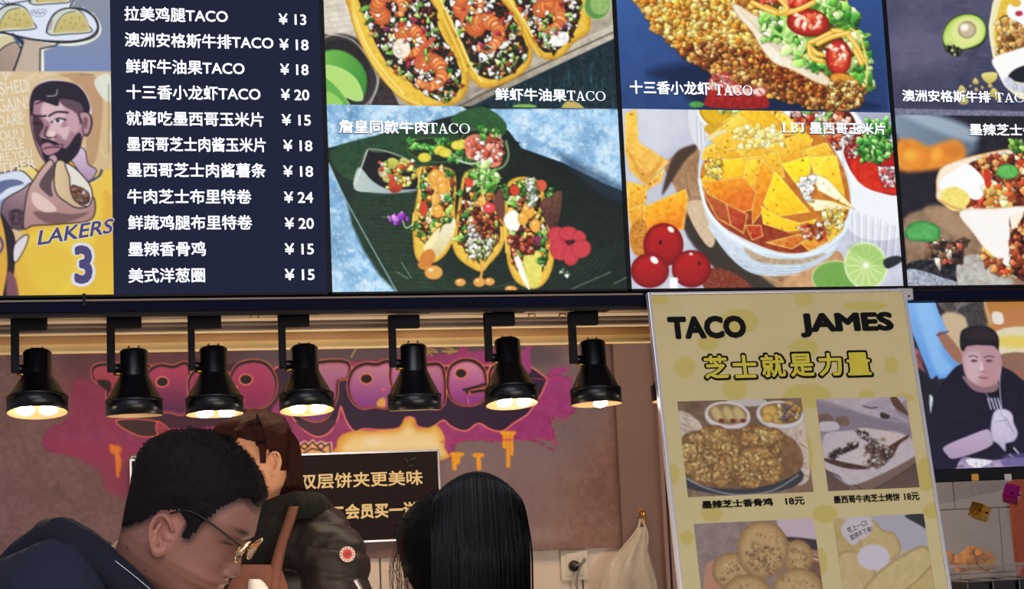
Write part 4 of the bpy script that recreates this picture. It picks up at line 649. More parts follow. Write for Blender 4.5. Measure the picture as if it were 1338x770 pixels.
M = dict(
    backlit=attr_mat('backlit_print', True, .35, spec=.08, strength=.97), print=attr_mat('matt_print', False, .6, .05), vinyl=attr_mat('vinyl_print', False, .45, .12, 9, .35), skin=attr_mat('skin', False, .5, .12, 160, .4),
    menu=mat('menu_film', '030304', .6, emit=1, ecol='262a3e', spec=.03), white_lit=mat('lit_lettering', 'e8eef6', .4, emit=.9, ecol='eaf0f8'), dark_lit=mat('lettering_edge', '05070c', .4, emit=.7, ecol='16223c'),
    black=mat('black_frame', '101119', .45, noise=.2, nscale=20, spec=.15), rail=mat('rail_black', '12152a', .6, noise=.2, nscale=8, stretch=(1, 6, 30), spec=.06), lampblack=mat('lamp_black', '0a0b11', .3, noise=.1, nscale=60, spec=.45), armblack=mat('arm_black', '12131c', .5, spec=.12),
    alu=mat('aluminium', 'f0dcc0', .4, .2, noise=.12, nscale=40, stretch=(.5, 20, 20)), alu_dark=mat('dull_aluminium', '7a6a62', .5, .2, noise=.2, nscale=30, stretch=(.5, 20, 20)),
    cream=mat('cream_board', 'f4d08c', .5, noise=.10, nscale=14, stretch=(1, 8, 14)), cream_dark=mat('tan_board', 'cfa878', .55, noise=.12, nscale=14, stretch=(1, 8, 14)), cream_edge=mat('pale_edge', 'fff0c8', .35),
    brass=mat('brass', 'c09048', .3, 1), reflector=mat('reflector', 'b89a74', .5, noise=.05), bulb=mat('lit_bulb', 'ffffff', .4, emit=26, ecol='ffe8cc'), bulb_dim=mat('bulb_glow', 'fff4e0', .4, emit=3, ecol='ffe2b8'),
    tile=mat('cream_tile', 'cdb8a4', .22, noise=.05, nscale=5), tile_white=mat('white_tile', 'c4c2c6', .22, noise=.05, nscale=5), grout=mat('grout', 'c4b4a6', .8, noise=.1), panel=mat('brown_panel', '7c625c', .5, noise=.06, nscale=6, bump=.05),
    wood=mat('reddish_trim', '8c706a', .4, noise=.1, nscale=20, stretch=(8, 8, 1)), floor=mat('floor_tile', '8a8580', .4, noise=.1, nscale=8), ceil=mat('ceiling_board', '7a6c60', .7, noise=.05),
    sign=attr_mat('sign_print', False, .5, .04, 20, .4), frame_white=mat('white_metal', 'd6d6e0', .25, .6), ink=mat('black_ink', '0c0c0e', .6, spec=.15), yellow=mat('yellow_ink', 'cfc238', .5, noise=.08, nscale=60), steel=mat('zinc_plate', 'b0aeb2', .35, .9, noise=.15, nscale=80),
    notice=mat('dark_notice', '2a2224', .6, noise=.2, nscale=10, spec=.1), cream_ink=mat('cream_ink', 'ecd49a', .5), plastic=mat('clear_bag', 'e6dcc8', .22, alpha=.42, noise=.1, nscale=30, bump=.5), socket=mat('socket_plastic', 'd6ccb8', .35), dark=mat('dark_plastic', '1a1a1e', .4),
    grey=mat('grey_cable', '8a8480', .5), hair_matt=mat('cropped_hair', '1f1a1c', .75, noise=.7, nscale=16, spec=.18), hair_dull=mat('pulled_back_hair', '0b090b', .7, noise=.4, nscale=60, spec=.2), hair=mat('black_hair', '09080c', .45, noise=.3, nscale=60, stretch=(3, 3, .4)), hair_brown=mat('brown_hair', '361a14', .6, spec=.15, noise=.4, nscale=70, stretch=(3, 3, .3)), navy=mat('navy_cotton', '22263c', .85, noise=.18, nscale=26, bump=.25), navy_dark=mat('navy_hood', '191c2e', .9, noise=.15, nscale=30, bump=.25),
    puffer=mat('puffer_nylon', '2a2322', .48, noise=.25, nscale=18, bump=.4, spec=.35), fleece=mat('collar_fleece', '161413', .95, noise=.4, nscale=90, bump=.8), apron=mat('apron_cloth', '6e4436', .75, noise=.1, nscale=50, bump=.2), trousers=mat('dark_trousers', '1c1d24', .8, noise=.1), shoe=mat('shoe', '26262a', .5),
    red=mat('badge_red', 'c03a34', .6), white=mat('white_cloth', 'd8d4d0', .6), gold_wire=mat('gold_wire', 'd8a860', .25, 1), lens=mat('lens', 'f0d8c0', .03, trans=1), gold=mat('gold_foil', 'c89440', .14, 1, bump=.3, nscale=40), magenta=mat('magenta_foil', 'b02a78', .14, 1, bump=.3, nscale=40),
    tub=mat('clear_tub', 'd6d6da', .12, alpha=.16), chip=mat('fried_crust', 'e69a34', .6, noise=.25, nscale=60, bump=.4), orange=mat('rust_board', 'a84e34', .6, noise=.08, nscale=12), tray=mat('black_tray', '1c1e20', .3), purple=mat('jersey_purple', '050508', .4, emit=.9, ecol='35286a'), pale_lit=mat('jersey_white', '101010', .4, emit=.85, ecol='dfe0ea'), hand_lit=mat('handwriting', '202020', .4, emit=.85, ecol='ece0c8'))
# ---------------------------------------------------------------- object helpers
def link(name, me, ma, parent=None, smooth=False):
    o = bpy.data.objects.new(name, me); COL.objects.link(o)
    if ma is not None:
        me.materials.clear()
        for q in (ma if isinstance(ma, (list, tuple)) else [ma]): me.materials.append(q)
    if parent is not None: o.parent = parent; o.matrix_parent_inverse = parent.matrix_world.inverted()
    if smooth: me.polygons.foreach_set('use_smooth', [True]*len(me.polygons))
    return o
def obj(name, bm, ma, parent=None, smooth=False):
    me = bpy.data.meshes.new(name); bm.normal_update(); bm.to_mesh(me); bm.free(); return link(name, me, ma, parent, smooth)
def raw(name, V, F, ma, parent=None, smooth=False):
    me = bpy.data.meshes.new(name); me.from_pydata([tuple(v) for v in V], [], F); me.update(); return link(name, me, ma, parent, smooth)
def empty(name, loc):
    o = bpy.data.objects.new(name, None); COL.objects.link(o); o.location = loc; o.empty_display_size = .05; bpy.context.view_layer.update(); return o
def tag(o, label, cat, group=None):
    o['label'] = label; o['category'] = cat
    if group: o['group'] = group
    return o
def struct(o, label=None):
    o['kind'] = 'structure'
    if label: o['label'] = label
    return o
def box(bm, lo, hi, bev=0):
    lo, hi = np.minimum(lo, hi), np.maximum(lo, hi)
    r = bmesh.ops.create_cube(bm, size=1, matrix=Matrix.Translation(Vector((lo+hi)/2)) @ Matrix.Diagonal(Vector(list(hi-lo)+[1])))
    if bev: bmesh.ops.bevel(bm, geom=list({e for v in r['verts'] for e in v.link_edges}), offset=bev, segments=2, affect='EDGES', profile=.7)
    return bm
def newbox(name, lo, hi, ma, parent=None, bev=.0015): return obj(name, box(bmesh.new(), np.array(lo, float), np.array(hi, float), bev), ma, parent)
def tube(bm, pts, r, seg=10, cap=True):
    P = [np.array(p, float) for p in pts]; n = len(P); rr = r if hasattr(r, '__len__') else [r]*n
    t = [P[min(i+1, n-1)]-P[max(i-1, 0)] for i in range(n)]; t = [v/(np.linalg.norm(v)+1e-12) for v in t]
    a = np.cross(t[0], [0, 0, 1]); a = a if np.linalg.norm(a) > .05 else np.cross(t[0], [1, 0, 0]); rings = []
    for i in range(n):
        a = a-t[i]*a.dot(t[i]); a /= np.linalg.norm(a); b = np.cross(t[i], a)
        rings.append([bm.verts.new(P[i]+rr[i]*(a*math.cos(2*PI*k/seg)+b*math.sin(2*PI*k/seg))) for k in range(seg)])
    for i in range(n-1):
        for k in range(seg): bm.faces.new((rings[i][k], rings[i][(k+1) % seg], rings[i+1][(k+1) % seg], rings[i+1][k]))
    if cap: bm.faces.new(rings[0][::-1]); bm.faces.new(rings[-1])
    return bm
def lathe(bm, prof, M4, seg=36):
    rings = [[bm.verts.new(M4 @ Vector((r*math.cos(2*PI*k/seg), r*math.sin(2*PI*k/seg), z))) for k in range(seg)] for r, z in prof]
    for i in range(len(prof)-1):
        for k in range(seg): bm.faces.new((rings[i][k], rings[i][(k+1) % seg], rings[i+1][(k+1) % seg], rings[i+1][k]))
    return rings
def smooth_curve(pts, m=6): return spline(np.array(pts, float), False, m)
# ---------------------------------------------------------------- flat prints laid on a fine grid, one colour per grid point
def sample(c, x, y):
    x = np.clip(x-c.x0-.5, 0, c.w-1.001); y = np.clip(y-c.y0-.5, 0, c.h-1.001); xi = x.astype(int); yi = y.astype(int); fx = (x-xi)[..., None]; fy = (y-yi)[..., None]
    return (c.a[yi, xi]*(1-fx)+c.a[yi, xi+1]*fx)*(1-fy)+(c.a[yi+1, xi]*(1-fx)+c.a[yi+1, xi+1]*fx)*fy
def finish(c, lift=0, sat=1, gain=1, con=0):
    a = c.a; p = np.pad(a, ((1, 1), (1, 1), (0, 0)), 'edge')
    bl = (p[:-2, 1:-1]+p[2:, 1:-1]+p[1:-1, :-2]+p[1:-1, 2:])*.11+a*.56
    g = bl.mean(-1, keepdims=True); bl = g+(bl-g)*sat; bl = np.clip(bl*gain, 0, 1); bl = bl+con*(3*bl*bl-2*bl**3-bl); c.a = np.clip(lift+bl*(1-lift), 0, 1); return c
def print_panel(name, c, O, U, V, ma, parent, pitch=1.05, shape=None):
    O, U, V = (np.array(a, float) for a in (O, U, V))
    x0, y0 = proj(O); x1, y1 = proj(O+U); x2, y2 = proj(O+V)
    nu = max(2, int(math.hypot(x1-x0, y1-y0)/pitch)); nv = max(2, int(math.hypot(x2-x0, y2-y0)/pitch))
    s, t = np.meshgrid(np.linspace(0, 1, nu+1), np.linspace(0, 1, nv+1)); P = O+s[..., None]*U+t[..., None]*V
    if shape is not None: P = shape(P, s, t)
    x, y = proj(P); col = sample(c, x, y) if not isinstance(c, list) else c[0](x, y)
    n = (nu+1)*(nv+1); me = bpy.data.meshes.new(name); me.vertices.add(n); me.vertices.foreach_set('co', P.reshape(-1))
    i = np.arange(nv)[:, None]*(nu+1)+np.arange(nu)[None]; q = np.stack([i, i+nu+1, i+nu+2, i+1], -1).reshape(-1)
    nf = nu*nv; me.loops.add(nf*4); me.loops.foreach_set('vertex_index', q); me.polygons.add(nf); me.polygons.foreach_set('loop_start', np.arange(nf)*4); me.update(calc_edges=True)
    at_ = me.color_attributes.new('print', 'BYTE_COLOR', 'POINT'); at_.data.foreach_set('color_srgb', np.concatenate([col, np.ones(col.shape[:2]+(1,))], -1).reshape(-1).astype(np.float32))
    return link(name, me, ma, parent)
# ---------------------------------------------------------------- lettering
_glyphs = {}
def thicken(V, F, r):
    if not r or not len(V): return V, F
    n = 8 if r < .04 else 14; sh = [(0, 0)]+[(r*math.cos(2*PI*i/n), r*math.sin(2*PI*i/n)) for i in range(n)]; m = len(V)
    return np.concatenate([np.concatenate([V+np.array(q), np.full((m, 1), i*2.5e-5)], 1) for i, q in enumerate(sh)]), [[i+m*k for i in f] for k in range(len(sh)) for f in F]
def text_mesh(body, bold=0.0, font=None):
    k = (body, bold)
    if k not in _glyphs:
        cu = bpy.data.curves.new('t', 'FONT'); cu.body = body; cu.size = 1;  cu.resolution_u = 3; cu.fill_mode = 'FRONT'
        o = bpy.data.objects.new('t', cu); COL.objects.link(o); dg = bpy.context.evaluated_depsgraph_get(); dg.update(); e = o.evaluated_get(dg); me = e.to_mesh()
        V = np.array([v.co[:2] for v in me.vertices]).reshape(-1, 2); F = [list(p.vertices) for p in me.polygons]; e.to_mesh_clear()
        V, F = thicken(V, F, bold); bpy.data.objects.remove(o); bpy.data.curves.remove(cu)
        _glyphs[k] = (V, F)
    return _glyphs[k]
def serif_mesh(body):
    """plain roman capitals for the English words of the posters"""
    X = 0; V = []; F = []
    def quad(p):
        n = len(V); V.extend([(X+a, b) for a, b in p]); F.append(list(range(n, n+len(p))))
    def ring(cx, rx, t0, t1, thick=.13, thin=.05):
        n = 14; pr = None
        for i in range(n+1):
            a = t0+(t1-t0)*i/n; w = thin+(thick-thin)*abs(math.cos(a)); o = (cx+rx*math.cos(a), .5+.5*math.sin(a)); q = (cx+(rx-w)*math.cos(a), .5+(.5-thin)*math.sin(a))
            if pr: quad([pr[0], o, q, pr[1]])
            pr = (o, q)
    R = lambda a, b, c, d: quad([(a, b), (c, b), (c, d), (a, d)])
    for ch in body:
        if ch == 'T': R(.26, .04, .42, 1); R(.14, 0, .54, .05); R(0, .93, .68, 1); R(0, .74, .06, .93); R(.62, .74, .68, .93); X += .74
        elif ch == 'A': quad([(.08, 0), (.14, 0), (.38, .92), (.34, 1)]); quad([(.52, 0), (.68, 0), (.42, 1), (.34, 1)]); R(.18, .28, .56, .34); R(0, 0, .22, .05); R(.44, 0, .78, .05); X += .82
        elif ch == 'C': ring(.40, .40, .75, 5.55); R(.66, .68, .71, 1); R(.66, .08, .70, .3); X += .82
        elif ch == 'O': ring(.42, .42, 0, 2*PI); X += .92
        elif ch == 'L': R(.10, 0, .26, 1); R(0, 0, .6, .06); R(0, .95, .36, 1); R(.55, 0, .6, .26); X += .66
        elif ch == 'B': R(.10, 0, .25, 1); R(0, 0, .3, .05); R(0, .95, .3, 1); R(.2, .48, .42, .54); [quad([(.3, c-.25+.0), (.48, c-.24), (.62, c-.1), (.62, c+.1), (.48, c+.24), (.3, c+.25), (.3, c+.19), (.42, c+.18), (.48, c+.08), (.48, c-.08), (.42, c-.18), (.3, c-.19)]) for c in (.25, .75)]; X += .72
        elif ch == 'J': R(.2, .18, .36, 1); R(.08, .95, .48, 1); quad([(0, .1), (.1, 0), (.26, 0), (.36, .18), (.2, .18), (.14, .08), (.06, .14)]); X += .54
        elif ch == ' ': X += .4
    return np.array(V, float), F
class Lettering:
    def __init__(s, O, U, V, N): s.O, s.U, s.V, s.N = (np.array(a, float) for a in (O, U, V, N)); s.U /= np.linalg.norm(s.U); s.V /= np.linalg.norm(s.V); s.d = []; s.line = 0
    def hit(s, x, y):
        d = ray(x, y); t = (s.O-CAM)@s.N/(d@s.N); return CAM+d*t
    def put(s, key, mesh, xl, xr, yc, h, off=.0012, rot=0, shear=0, grow=0):
        V, F = mesh
        if not len(V): return
        a, b = s.hit(xl, yc), s.hit(xr, yc); W = (b-a)@s.U; mid = s.hit((xl+xr)/2, yc); H = h*((mid-CAM)@CF)/FPX
        dz = V[:, 2:] if V.shape[1] > 2 else 0; V = V[:, :2]
        lo, hi = V.min(0), V.max(0); q = (V-(lo+hi)/2)/(hi-lo)*[W, H]
        if shear: q[:, 0] += q[:, 1]*shear
        if rot: c_, s_ = math.cos(rot), math.sin(rot); q = np.stack([q[:, 0]*c_-q[:, 1]*s_, q[:, 0]*s_+q[:, 1]*c_], -1)
        P = mid+q[:, :1]*s.U+q[:, 1:]*s.V+s.N*(off+dz)
        s.d.append((key, P, F, s.line))
    def text(s, key, body, xl, xr, yc, h, bold=.012, **k): s.put(key, text_mesh(body, bold), xl, xr, yc, h, **k)
    def build(s, parent, mats, name='lettering'):
        i = 0
        while i < len(s.d):
            grp = [s.d[i]]; i += 1
            while i < len(s.d) and grp[0][0] in 'dow' and grp[0][0] != 'w' and s.d[i][0] != grp[0][0] and len(grp) < 2: grp.append(s.d[i]); i += 1
            V, F, mi, ms = [], [], [], []
            for key, P, f_, _ in grp:
                n = len(V); V += P.tolist(); F += [[q+n for q in f] for f in f_]; mi += [len(ms)]*len(f_); ms.append(mats[key])
            o = raw(name, V, F, ms, parent); o.data.polygons.foreach_set('material_index', mi)
NF = np.array([0, -1., 0])
# ================================================================ the setting
YR = 1.65
struct(newbox('floor', (-3, -5, -.05), (5, 2.2, 0), M['floor'], bev=0))
struct(newbox('wall_back', (-3, YR+.02, 0), (5, YR+.14, 2.6), M['grout'], bev=0))
struct(newbox('ceiling', (-3, .42, 2.33), (5, YR+.14, 2.40), M['ceil'], bev=0))
wall = bpy.data.objects['wall_back']
# tiles under the printed sheet and behind the food tub, one by one
tw, th, g = .30, .20, .004
base = bmesh.new(); box(base, np.array([0, 0, 0.]), np.array([tw-g, .018, th-g]), .002); tme = bpy.data.meshes.new('tile'); base.to_mesh(tme); base.free(); tme.materials.append(M['tile'])
tme2 = tme.copy(); tme2.materials.clear(); tme2.materials.append(M['tile_white'])
ox = at(497, 725, YR)[0]-6*tw; oz = at(1250, 665, YR)[2]-4*th; ox2 = at(1247, 640, YR)[0]
for r in range(2, 7):
    for k in range(0, 16):
        x = ox+k*tw
        if x > 1.62: x = ox2-.5*tw*(r % 2)+(k-13)*tw
        if x > 2.9 or (r > 4 and x < 1.45) : continue
        o = bpy.data.objects.new('tile', tme2 if x > 1.5 else tme); COL.objects.link(o); o.parent = wall; o.location = (x, YR, oz+r*th)
# brown pilaster right of the printed sheet with its reddish edge strips
xa = at(808, 600, YR-.03)[0]; xb = at(868, 650, YR-.03)[0]
struct(newbox('wall_pilaster', (xa, YR-.035, 0), (xb+.16, YR+.02, 2.33), M['panel']), 'brown wall panel right of the purple printed sheet')
for i, (a, b, z) in enumerate(((868, 873, 'wood'), (876, 887, 'wood'))):
    struct(newbox('trim_%d' % (i+1), (at(a, 700, YR-.06)[0], YR-.06, 0), (at(b, 700, YR-.06)[0], YR-.034, 2.33), M[z]))
# header: soffit behind the menu row, aluminium profiles, pale board
XL, XR = -1.3, at(850, 430, .30)[0]
hd = empty('wall_header', (0, .3, 2.0)); hd['kind'] = 'structure'
def strip(n, y0, y1, Y0, Y1, ma, xr=XR, ref=500):
    z0 = at(ref, y1, Y0)[2]; z1 = at(ref, y0, Y0)[2]; return newbox(n, (XL, Y0, z0), (xr, Y1, z1), M[ma], hd, .0008)
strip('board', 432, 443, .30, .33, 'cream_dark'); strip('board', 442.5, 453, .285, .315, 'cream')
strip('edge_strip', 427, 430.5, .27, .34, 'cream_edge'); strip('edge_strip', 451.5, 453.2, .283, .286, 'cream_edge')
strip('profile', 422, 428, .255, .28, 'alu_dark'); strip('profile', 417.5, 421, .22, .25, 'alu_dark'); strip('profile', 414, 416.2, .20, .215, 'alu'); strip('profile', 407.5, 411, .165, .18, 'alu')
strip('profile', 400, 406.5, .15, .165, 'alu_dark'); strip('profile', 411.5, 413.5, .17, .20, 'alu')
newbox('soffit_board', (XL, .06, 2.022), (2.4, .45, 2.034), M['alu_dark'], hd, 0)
newbox('header_board', (XL, .44, 1.99), (2.4, .46, 2.34), M['ceil'], hd, 0)
for x in (333, 695, 735):
    p = at(x, 413, .162); b = bmesh.new(); tube(b, [p+[-.008, 0, -.004], p+[-.006, 0, .004], p+[.006, 0, .004], p+[.008, 0, -.004]], .0018, 8); obj('spring_clip', b, M['brass'], hd, True)
# ================================================================ menu boards
ZB, ZT = 2.03, 2.69; HD = 2.03+.37525
W6, G = .6, .0092
cI = finish(paint_illustration(), .02)
def board(x0, x1, label, cx0=None):
    t = empty('menu_board', ((x0+x1)/2, .03, ZB)); tag(t, label, 'menu board')
    newbox('housing', (x0-.003, .002, ZB-.004), (x1+.003, .055, ZT+.01), M['black'], t)
    fr = bmesh.new(); e = .0046
    for a, b in (((x0-e, -.003, ZB-e), (x1+e, .003, ZB)), ((x0-e, -.003, ZT), (x1+e, .003, ZT+e)), ((x0-e, -.003, ZB-e), (x0, .003, ZT+e)), ((x1, -.003, ZB-e), (x1+e, .003, ZT+e))): box(fr, np.array(a), np.array(b), .0006)
    obj('frame', fr, M['black'], t); return t
def sheet(t, name, c, x0, x1, z0, z1, y=0.0): return print_panel(name, c, (x0, y, z1), (x1-x0, 0, 0), (0, 0, z0-z1), M['backlit'], t)
xm = at(146, 190, 0)[0]
b1 = board(-.70, -G, 'black price list board with a yellow jersey cartoon at its left end')
sheet(b1, 'cartoon_print', cI, -.70, xm, ZB, ZT)
raw('menu_film', [(xm, -.0002, ZB), (-G, -.0002, ZB), (-G, -.0002, ZT), (xm, -.0002, ZT)], [(0, 1, 2, 3)], M['menu'], b1)
L = Lettering((0, 0, 2), (1, 0, 0), (0, 0, 1), NF)
for s_, a, b_, y, pr, c_, d_, y2 in (('拉美鸡腿TACO', 163, 298, 19.5, '¥ 13', 364, 400, 25.5), ('澳洲安格斯牛排TACO', 164, 358, 54, '¥ 18', 365, 403, 58.5), ('鲜虾牛油果TACO', 165, 320, 88, '¥ 18', 366, 403, 91), ('十三香小龙虾TACO', 166, 341, 121.5, '¥ 20', 367, 404, 124),
        ('就酱吃墨西哥玉米片', 166, 345, 155.5, '¥ 15', 368, 406, 157), ('墨西哥芝士肉酱玉米片', 167, 348, 189, '¥ 18', 370, 408, 190.5), ('墨西哥芝士肉酱薯条', 167, 348, 222.5, '¥ 18', 370, 409, 224), ('牛肉芝士布里特卷', 167, 329, 257, '¥ 24', 371, 409, 258),
        ('鲜蔬鸡腿布里特卷', 168, 330, 291, '¥ 20', 372, 410, 292), ('墨辣香骨鸡', 168, 269, 325.5, '¥ 15', 372, 410, 325.5), ('美式洋葱圈', 168, 268, 360, '¥ 15', 372, 411, 359)):
    L.text('w', s_, a, b_, y, 19.5, .016); L.text('w', pr, c_, d_, y2, 15, .014)
J = L.text
J('o', 'LAKERS', 49, 150, 303, 21, .045, rot=.17, shear=.35, off=.0008); J('p', 'LAKERS', 50, 149, 303, 19.5, .022, rot=.17, shear=.35, off=.0012); J('o', '3', 93, 125, 346, 59, .07, off=.0008); J('p', '3', 97, 121, 346, 51, .04, off=.0012)
for s_, a, b_, y, h in (('SHED', -1, 37, 114, 18), ('GAIN!', -3, 37, 136, 18), ('DARE', -2, 30, 157, 16), ('OU! I', -1, 31, 176, 13), ('UBLE', 0, 31, 190, 13), ('RE YOU', 0, 42, 203, 12), ('THER', 0, 47, 217, 13)): J('h', s_, a, b_, y, h, .012, rot=.16)
J('r', 'V', 3, 12, 100, 12, .01)
L.build(b1, dict(w=M['white_lit'], o=M['pale_lit'], p=M['purple'], h=M['hand_lit'], r=M['hand_lit']))
def poster_text(t, rows):
    L = Lettering((0, 0, 2), (1, 0, 0), (0, 0, 1), NF)
    for cn, a, b, y, h, la, c, d, y2 in rows:
        if cn: L.text('d', cn, a-.8, b+.8, y+.5, h+1.6, .05, off=.0007); L.text('w', cn, a, b, y, h, .02)
        if la:
            L.put('d', serif_mesh(la), c-1, d+1.4, y2+.9, h*.86, off=.0006); L.put('w', serif_mesh(la), c, d, y2, h*.76)
    L.build(t, dict(w=M['white_lit'], d=M['dark_lit']))
b2 = board(0, W6, 'food photo board with prawn tacos above three meat tacos on a leaf')
sheet(b2, 'prawn_taco_print', finish(paint_shrimp(), .015, .88, 1.07, .35), 0, W6, HD, ZT); sheet(b2, 'beef_taco_print', finish(paint_street(), .015, .92, 1.07, .35), 0, W6, ZB, HD)
poster_text(b2, [('鲜虾牛油果', 647, 740, 124, 17, 'TACO', 741, 791, 125.5), ('詹皇同款牛肉', 443, 559, 166, 18, 'TACO', 560, 614, 168)])
x3 = W6+G
b3 = board(x3, x3+W6, 'food photo board with a fried chicken taco above a bowl of nachos')
sheet(b3, 'chicken_taco_print', finish(paint_fried(), .015, .92, 1.07, .35), x3, x3+W6, HD, ZT); sheet(b3, 'nacho_print', finish(paint_nachos(), .015, .98, 1.07, .35), x3, x3+W6, ZB, HD)
poster_text(b3, [('十三香小龙虾', 823, 928, 115, 18, 'TACO', 934, 983, 118), ('墨西哥玉米片', 1058, 1157, 168, 16, 'LBJ', 1021, 1052, 167)])
x4 = 2*(W6+G)
b4 = board(x4, x4+W6, 'dark food photo board at the right end with an avocado half and a cut burrito')
HD4 = at(1171, 150, 0)[2]
sheet(b4, 'avocado_print', finish(paint_avocado(), .015, .9, 1.07, .35), x4, x4+W6, HD4, ZT); sheet(b4, 'burrito_print', finish(paint_burrito(), .015, .92, 1.07, .35), x4, x4+W6, ZB, HD4)
poster_text(b4, [('澳洲安格斯牛排', 1179, 1294, 126, 16, 'TACO', 1300, 1352, 128), ('墨辣芝士牛肉卷', 1267, 1388, 170, 16, None, 0, 0, 0)])
# rail that carries the row
rl = empty('menu_rail', (.5, .02, 2.0)); tag(rl, 'long black rail along the bottom of the menu boards', 'rail')
def hz(y, ref=600): return at(ref, y, -.008)[2]
newbox('rail_body', (-.95, -.008, hz(401)), (x4+W6, .05, hz(386.5)), M['rail'], rl, .003)
newbox('lip', (-.95, -.012, hz(388.5)), (x3+.02, -.006, hz(386.2)), M['alu_dark'], rl, .0005)
newbox('lower_lip', (-.95, .0, hz(405)), (x3+.1, .03, hz(401)), M['black'], rl, .001)
for x in (110,): p = at(x, 392, -.012); newbox('joint_clip', p-[.003, .002, .012], p+[.003, .004, .012], M['black'], rl, .001)
# corner plate with screws where the sign hangs
p0, p1 = at(1171, 377, -.018), at(1193, 392, -.018)
br = empty('corner_bracket', (p0+p1)/2); tag(br, 'small zinc corner plate with screws above the hanging sign', 'bracket')
newbox('plate', (p0[0], -.022, p1[2]), (p1[0], -.009, p0[2]), M['steel'], br, .002)
for x, y in ((1176, 388), (1181, 384), (1188, 387), (1181, 391)):
    q = at(x, y, -.0235); b = bmesh.new(); bmesh.ops.create_uvsphere(b, u_segments=10, v_segments=6, radius=.0022, matrix=Matrix.Translation(Vector(q))); obj('screw', b, M['brass'] if (x, y) == (1181, 384) else M['dark'], br, True)
# ================================================================ lamps on the track
tr = newbox('lamp_track', (-1.2, .095, at(500, 403, .10)[2]), (XR+.25, .145, 2.024), M['black'], None, .002); tag(tr, 'black ceiling track the spotlights clip into', 'track')
def lamp(idx, bx0, bx1, top, rx0, rx1, rimy, armx0, armx1, hy, hx1, ax0, ax1, ay, tilt, power, label, glow):
    Y = .12; c = at((bx0+bx1)/2, top, Y); D = (c-CAM)@CF; k = D/FPX
    t = empty('track_spotlight', c+[0, 0, .075]); tag(t, label, 'spotlight', None)
    a0, a1 = at(ax0, ay-11, Y), at(ax1, ay+1, Y)
    newbox('adapter', (a0[0], Y-.016, a1[2]), (a1[0], Y+.016, a0[2]), M['armblack'], t, .002)
    A0, A1 = at(armx0, hy, Y), at(armx1, hy+20*.9, Y)
    hb = at(hx1, hy+17, Y)
    newbox('arm', (A0[0], Y-.010, hb[2]), (hb[0], Y+.010, A0[2]), M['armblack'], t, .003)
    lo = at(armx0, top+31, Y)
    newbox('stem', (A0[0], Y-.009, lo[2]), (A1[0], Y+.009, A0[2]-.002), M['armblack'], t, .002)
    r1 = (bx1-bx0)/2*k; r2 = (rx1-rx0)/2*k; Hh = (rimy-top)*k
    kz = c[2]-25*k; b = bmesh.new(); tube(b, [(A0[0]+.004, Y, kz), (c[0]-r1*.8, Y, kz)], .0085, 12); obj('swivel', b, M['lampblack'], t, True)
    b = bmesh.new(); tube(b, [(A0[0]+.012, Y-.006, kz-.012), (A0[0]+.026, Y-.010, kz-.012)], .0034, 10); obj('pivot_screw', b, M['brass'], t, True)
    R = Matrix.Translation(Vector((c[0], Y, kz))) @ Matrix.Rotation(math.radians(-tilt), 4, 'X')
    T = R @ Matrix.Translation(Vector((0, 0, -(Hh-25*k))))
    cone = Hh*.22; neck = Hh*.58
    b = bmesh.new(); prof = [(r2-.002, 0), (r2, .001), (r2, cone), (r2-.003, cone+.0025), (r1*1.06, neck), (r1, neck+.003), (r1, Hh-.006), (r1-.004, Hh-.0015), (r1-.008, Hh)]
    rg = lathe(b, prof, T, 40); b.faces.new(rg[-1]); sh = obj('housing', b, M['lampblack'], t, True)
    b = bmesh.new(); lathe(b, [(r2*1.0, cone-.001), (r2*1.012, cone), (r2*1.012, cone+.002), (r2, cone+.003)], T, 40); obj('band', b, M['lampblack'], t, True)
    b = bmesh.new(); lathe(b, [(r2-.001, -.0004), (r2-.0045, .0003), (r2*.86, .012), (r2*.62, .035), (r2*.35, .05)], T, 40); obj('reflector', b, M['reflector'], t, True)
    b = bmesh.new()
    for s in (-1, 1): tube(b, [T @ Vector((s*r1*.35, 0, Hh-.002)), T @ Vector((s*r1*.35, 0, Hh+.006))], .002, 8)
    obj('cooling_pin', b, M['brass'], t, True)
    if glow:
        n = 2 if glow > 1 else 1
        for s in ((-1, 1) if n == 2 else (0.1,)):
            b = bmesh.new(); w_ = .30 if n == 2 else .26
            bmesh.ops.create_uvsphere(b, u_segments=20, v_segments=10, radius=1, matrix=T @ Matrix.Translation(Vector((s*r2*.37, -r2*.45, -.001))) @ Matrix.Diagonal(Vector((r2*w_, r2*.44, .0085, 1))))
            obj('bulb', b, M['bulb'], t, True)
    else:
        b = bmesh.new(); bmesh.ops.create_uvsphere(b, u_segments=20, v_segments=10, radius=1, matrix=T @ Matrix.Translation(Vector((0, 0, .016))) @ Matrix.Diagonal(Vector((r2*.6, r2*.6, .008, 1)))); obj('bulb', b, M['bulb_dim'], t, True)
    l = bpy.data.lights.new('lamp_light', 'SPOT'); l.energy = power*1.5; l.spot_size = math.radians(150); l.spot_blend = .8; l.color = (1, .80, .58); l.shadow_soft_size = .035
    o = bpy.data.objects.new('lamp_light', l); COL.objects.link(o); q = T @ Vector((0, 0, -.006)); o.location = q
    o.rotation_euler = (math.radians(-tilt*1+6), 0, 0); o.parent = t; o.matrix_parent_inverse = t.matrix_world.inverted()
lamp(1, 30, 67, 457, 5, 83, 541, 14, 25, 415, 62, 27, 79, 413, 9, 9, 'lit black spotlight furthest left, two bright lobes, in front of grey wall', 2)
lamp(2, 156.5, 193, 456, 136, 209, 543.5, 139, 150, 412, 185, 151, 200, 411, 0, 7, 'black spotlight over the letter T, bulb hidden behind a thin pale rim', 0)
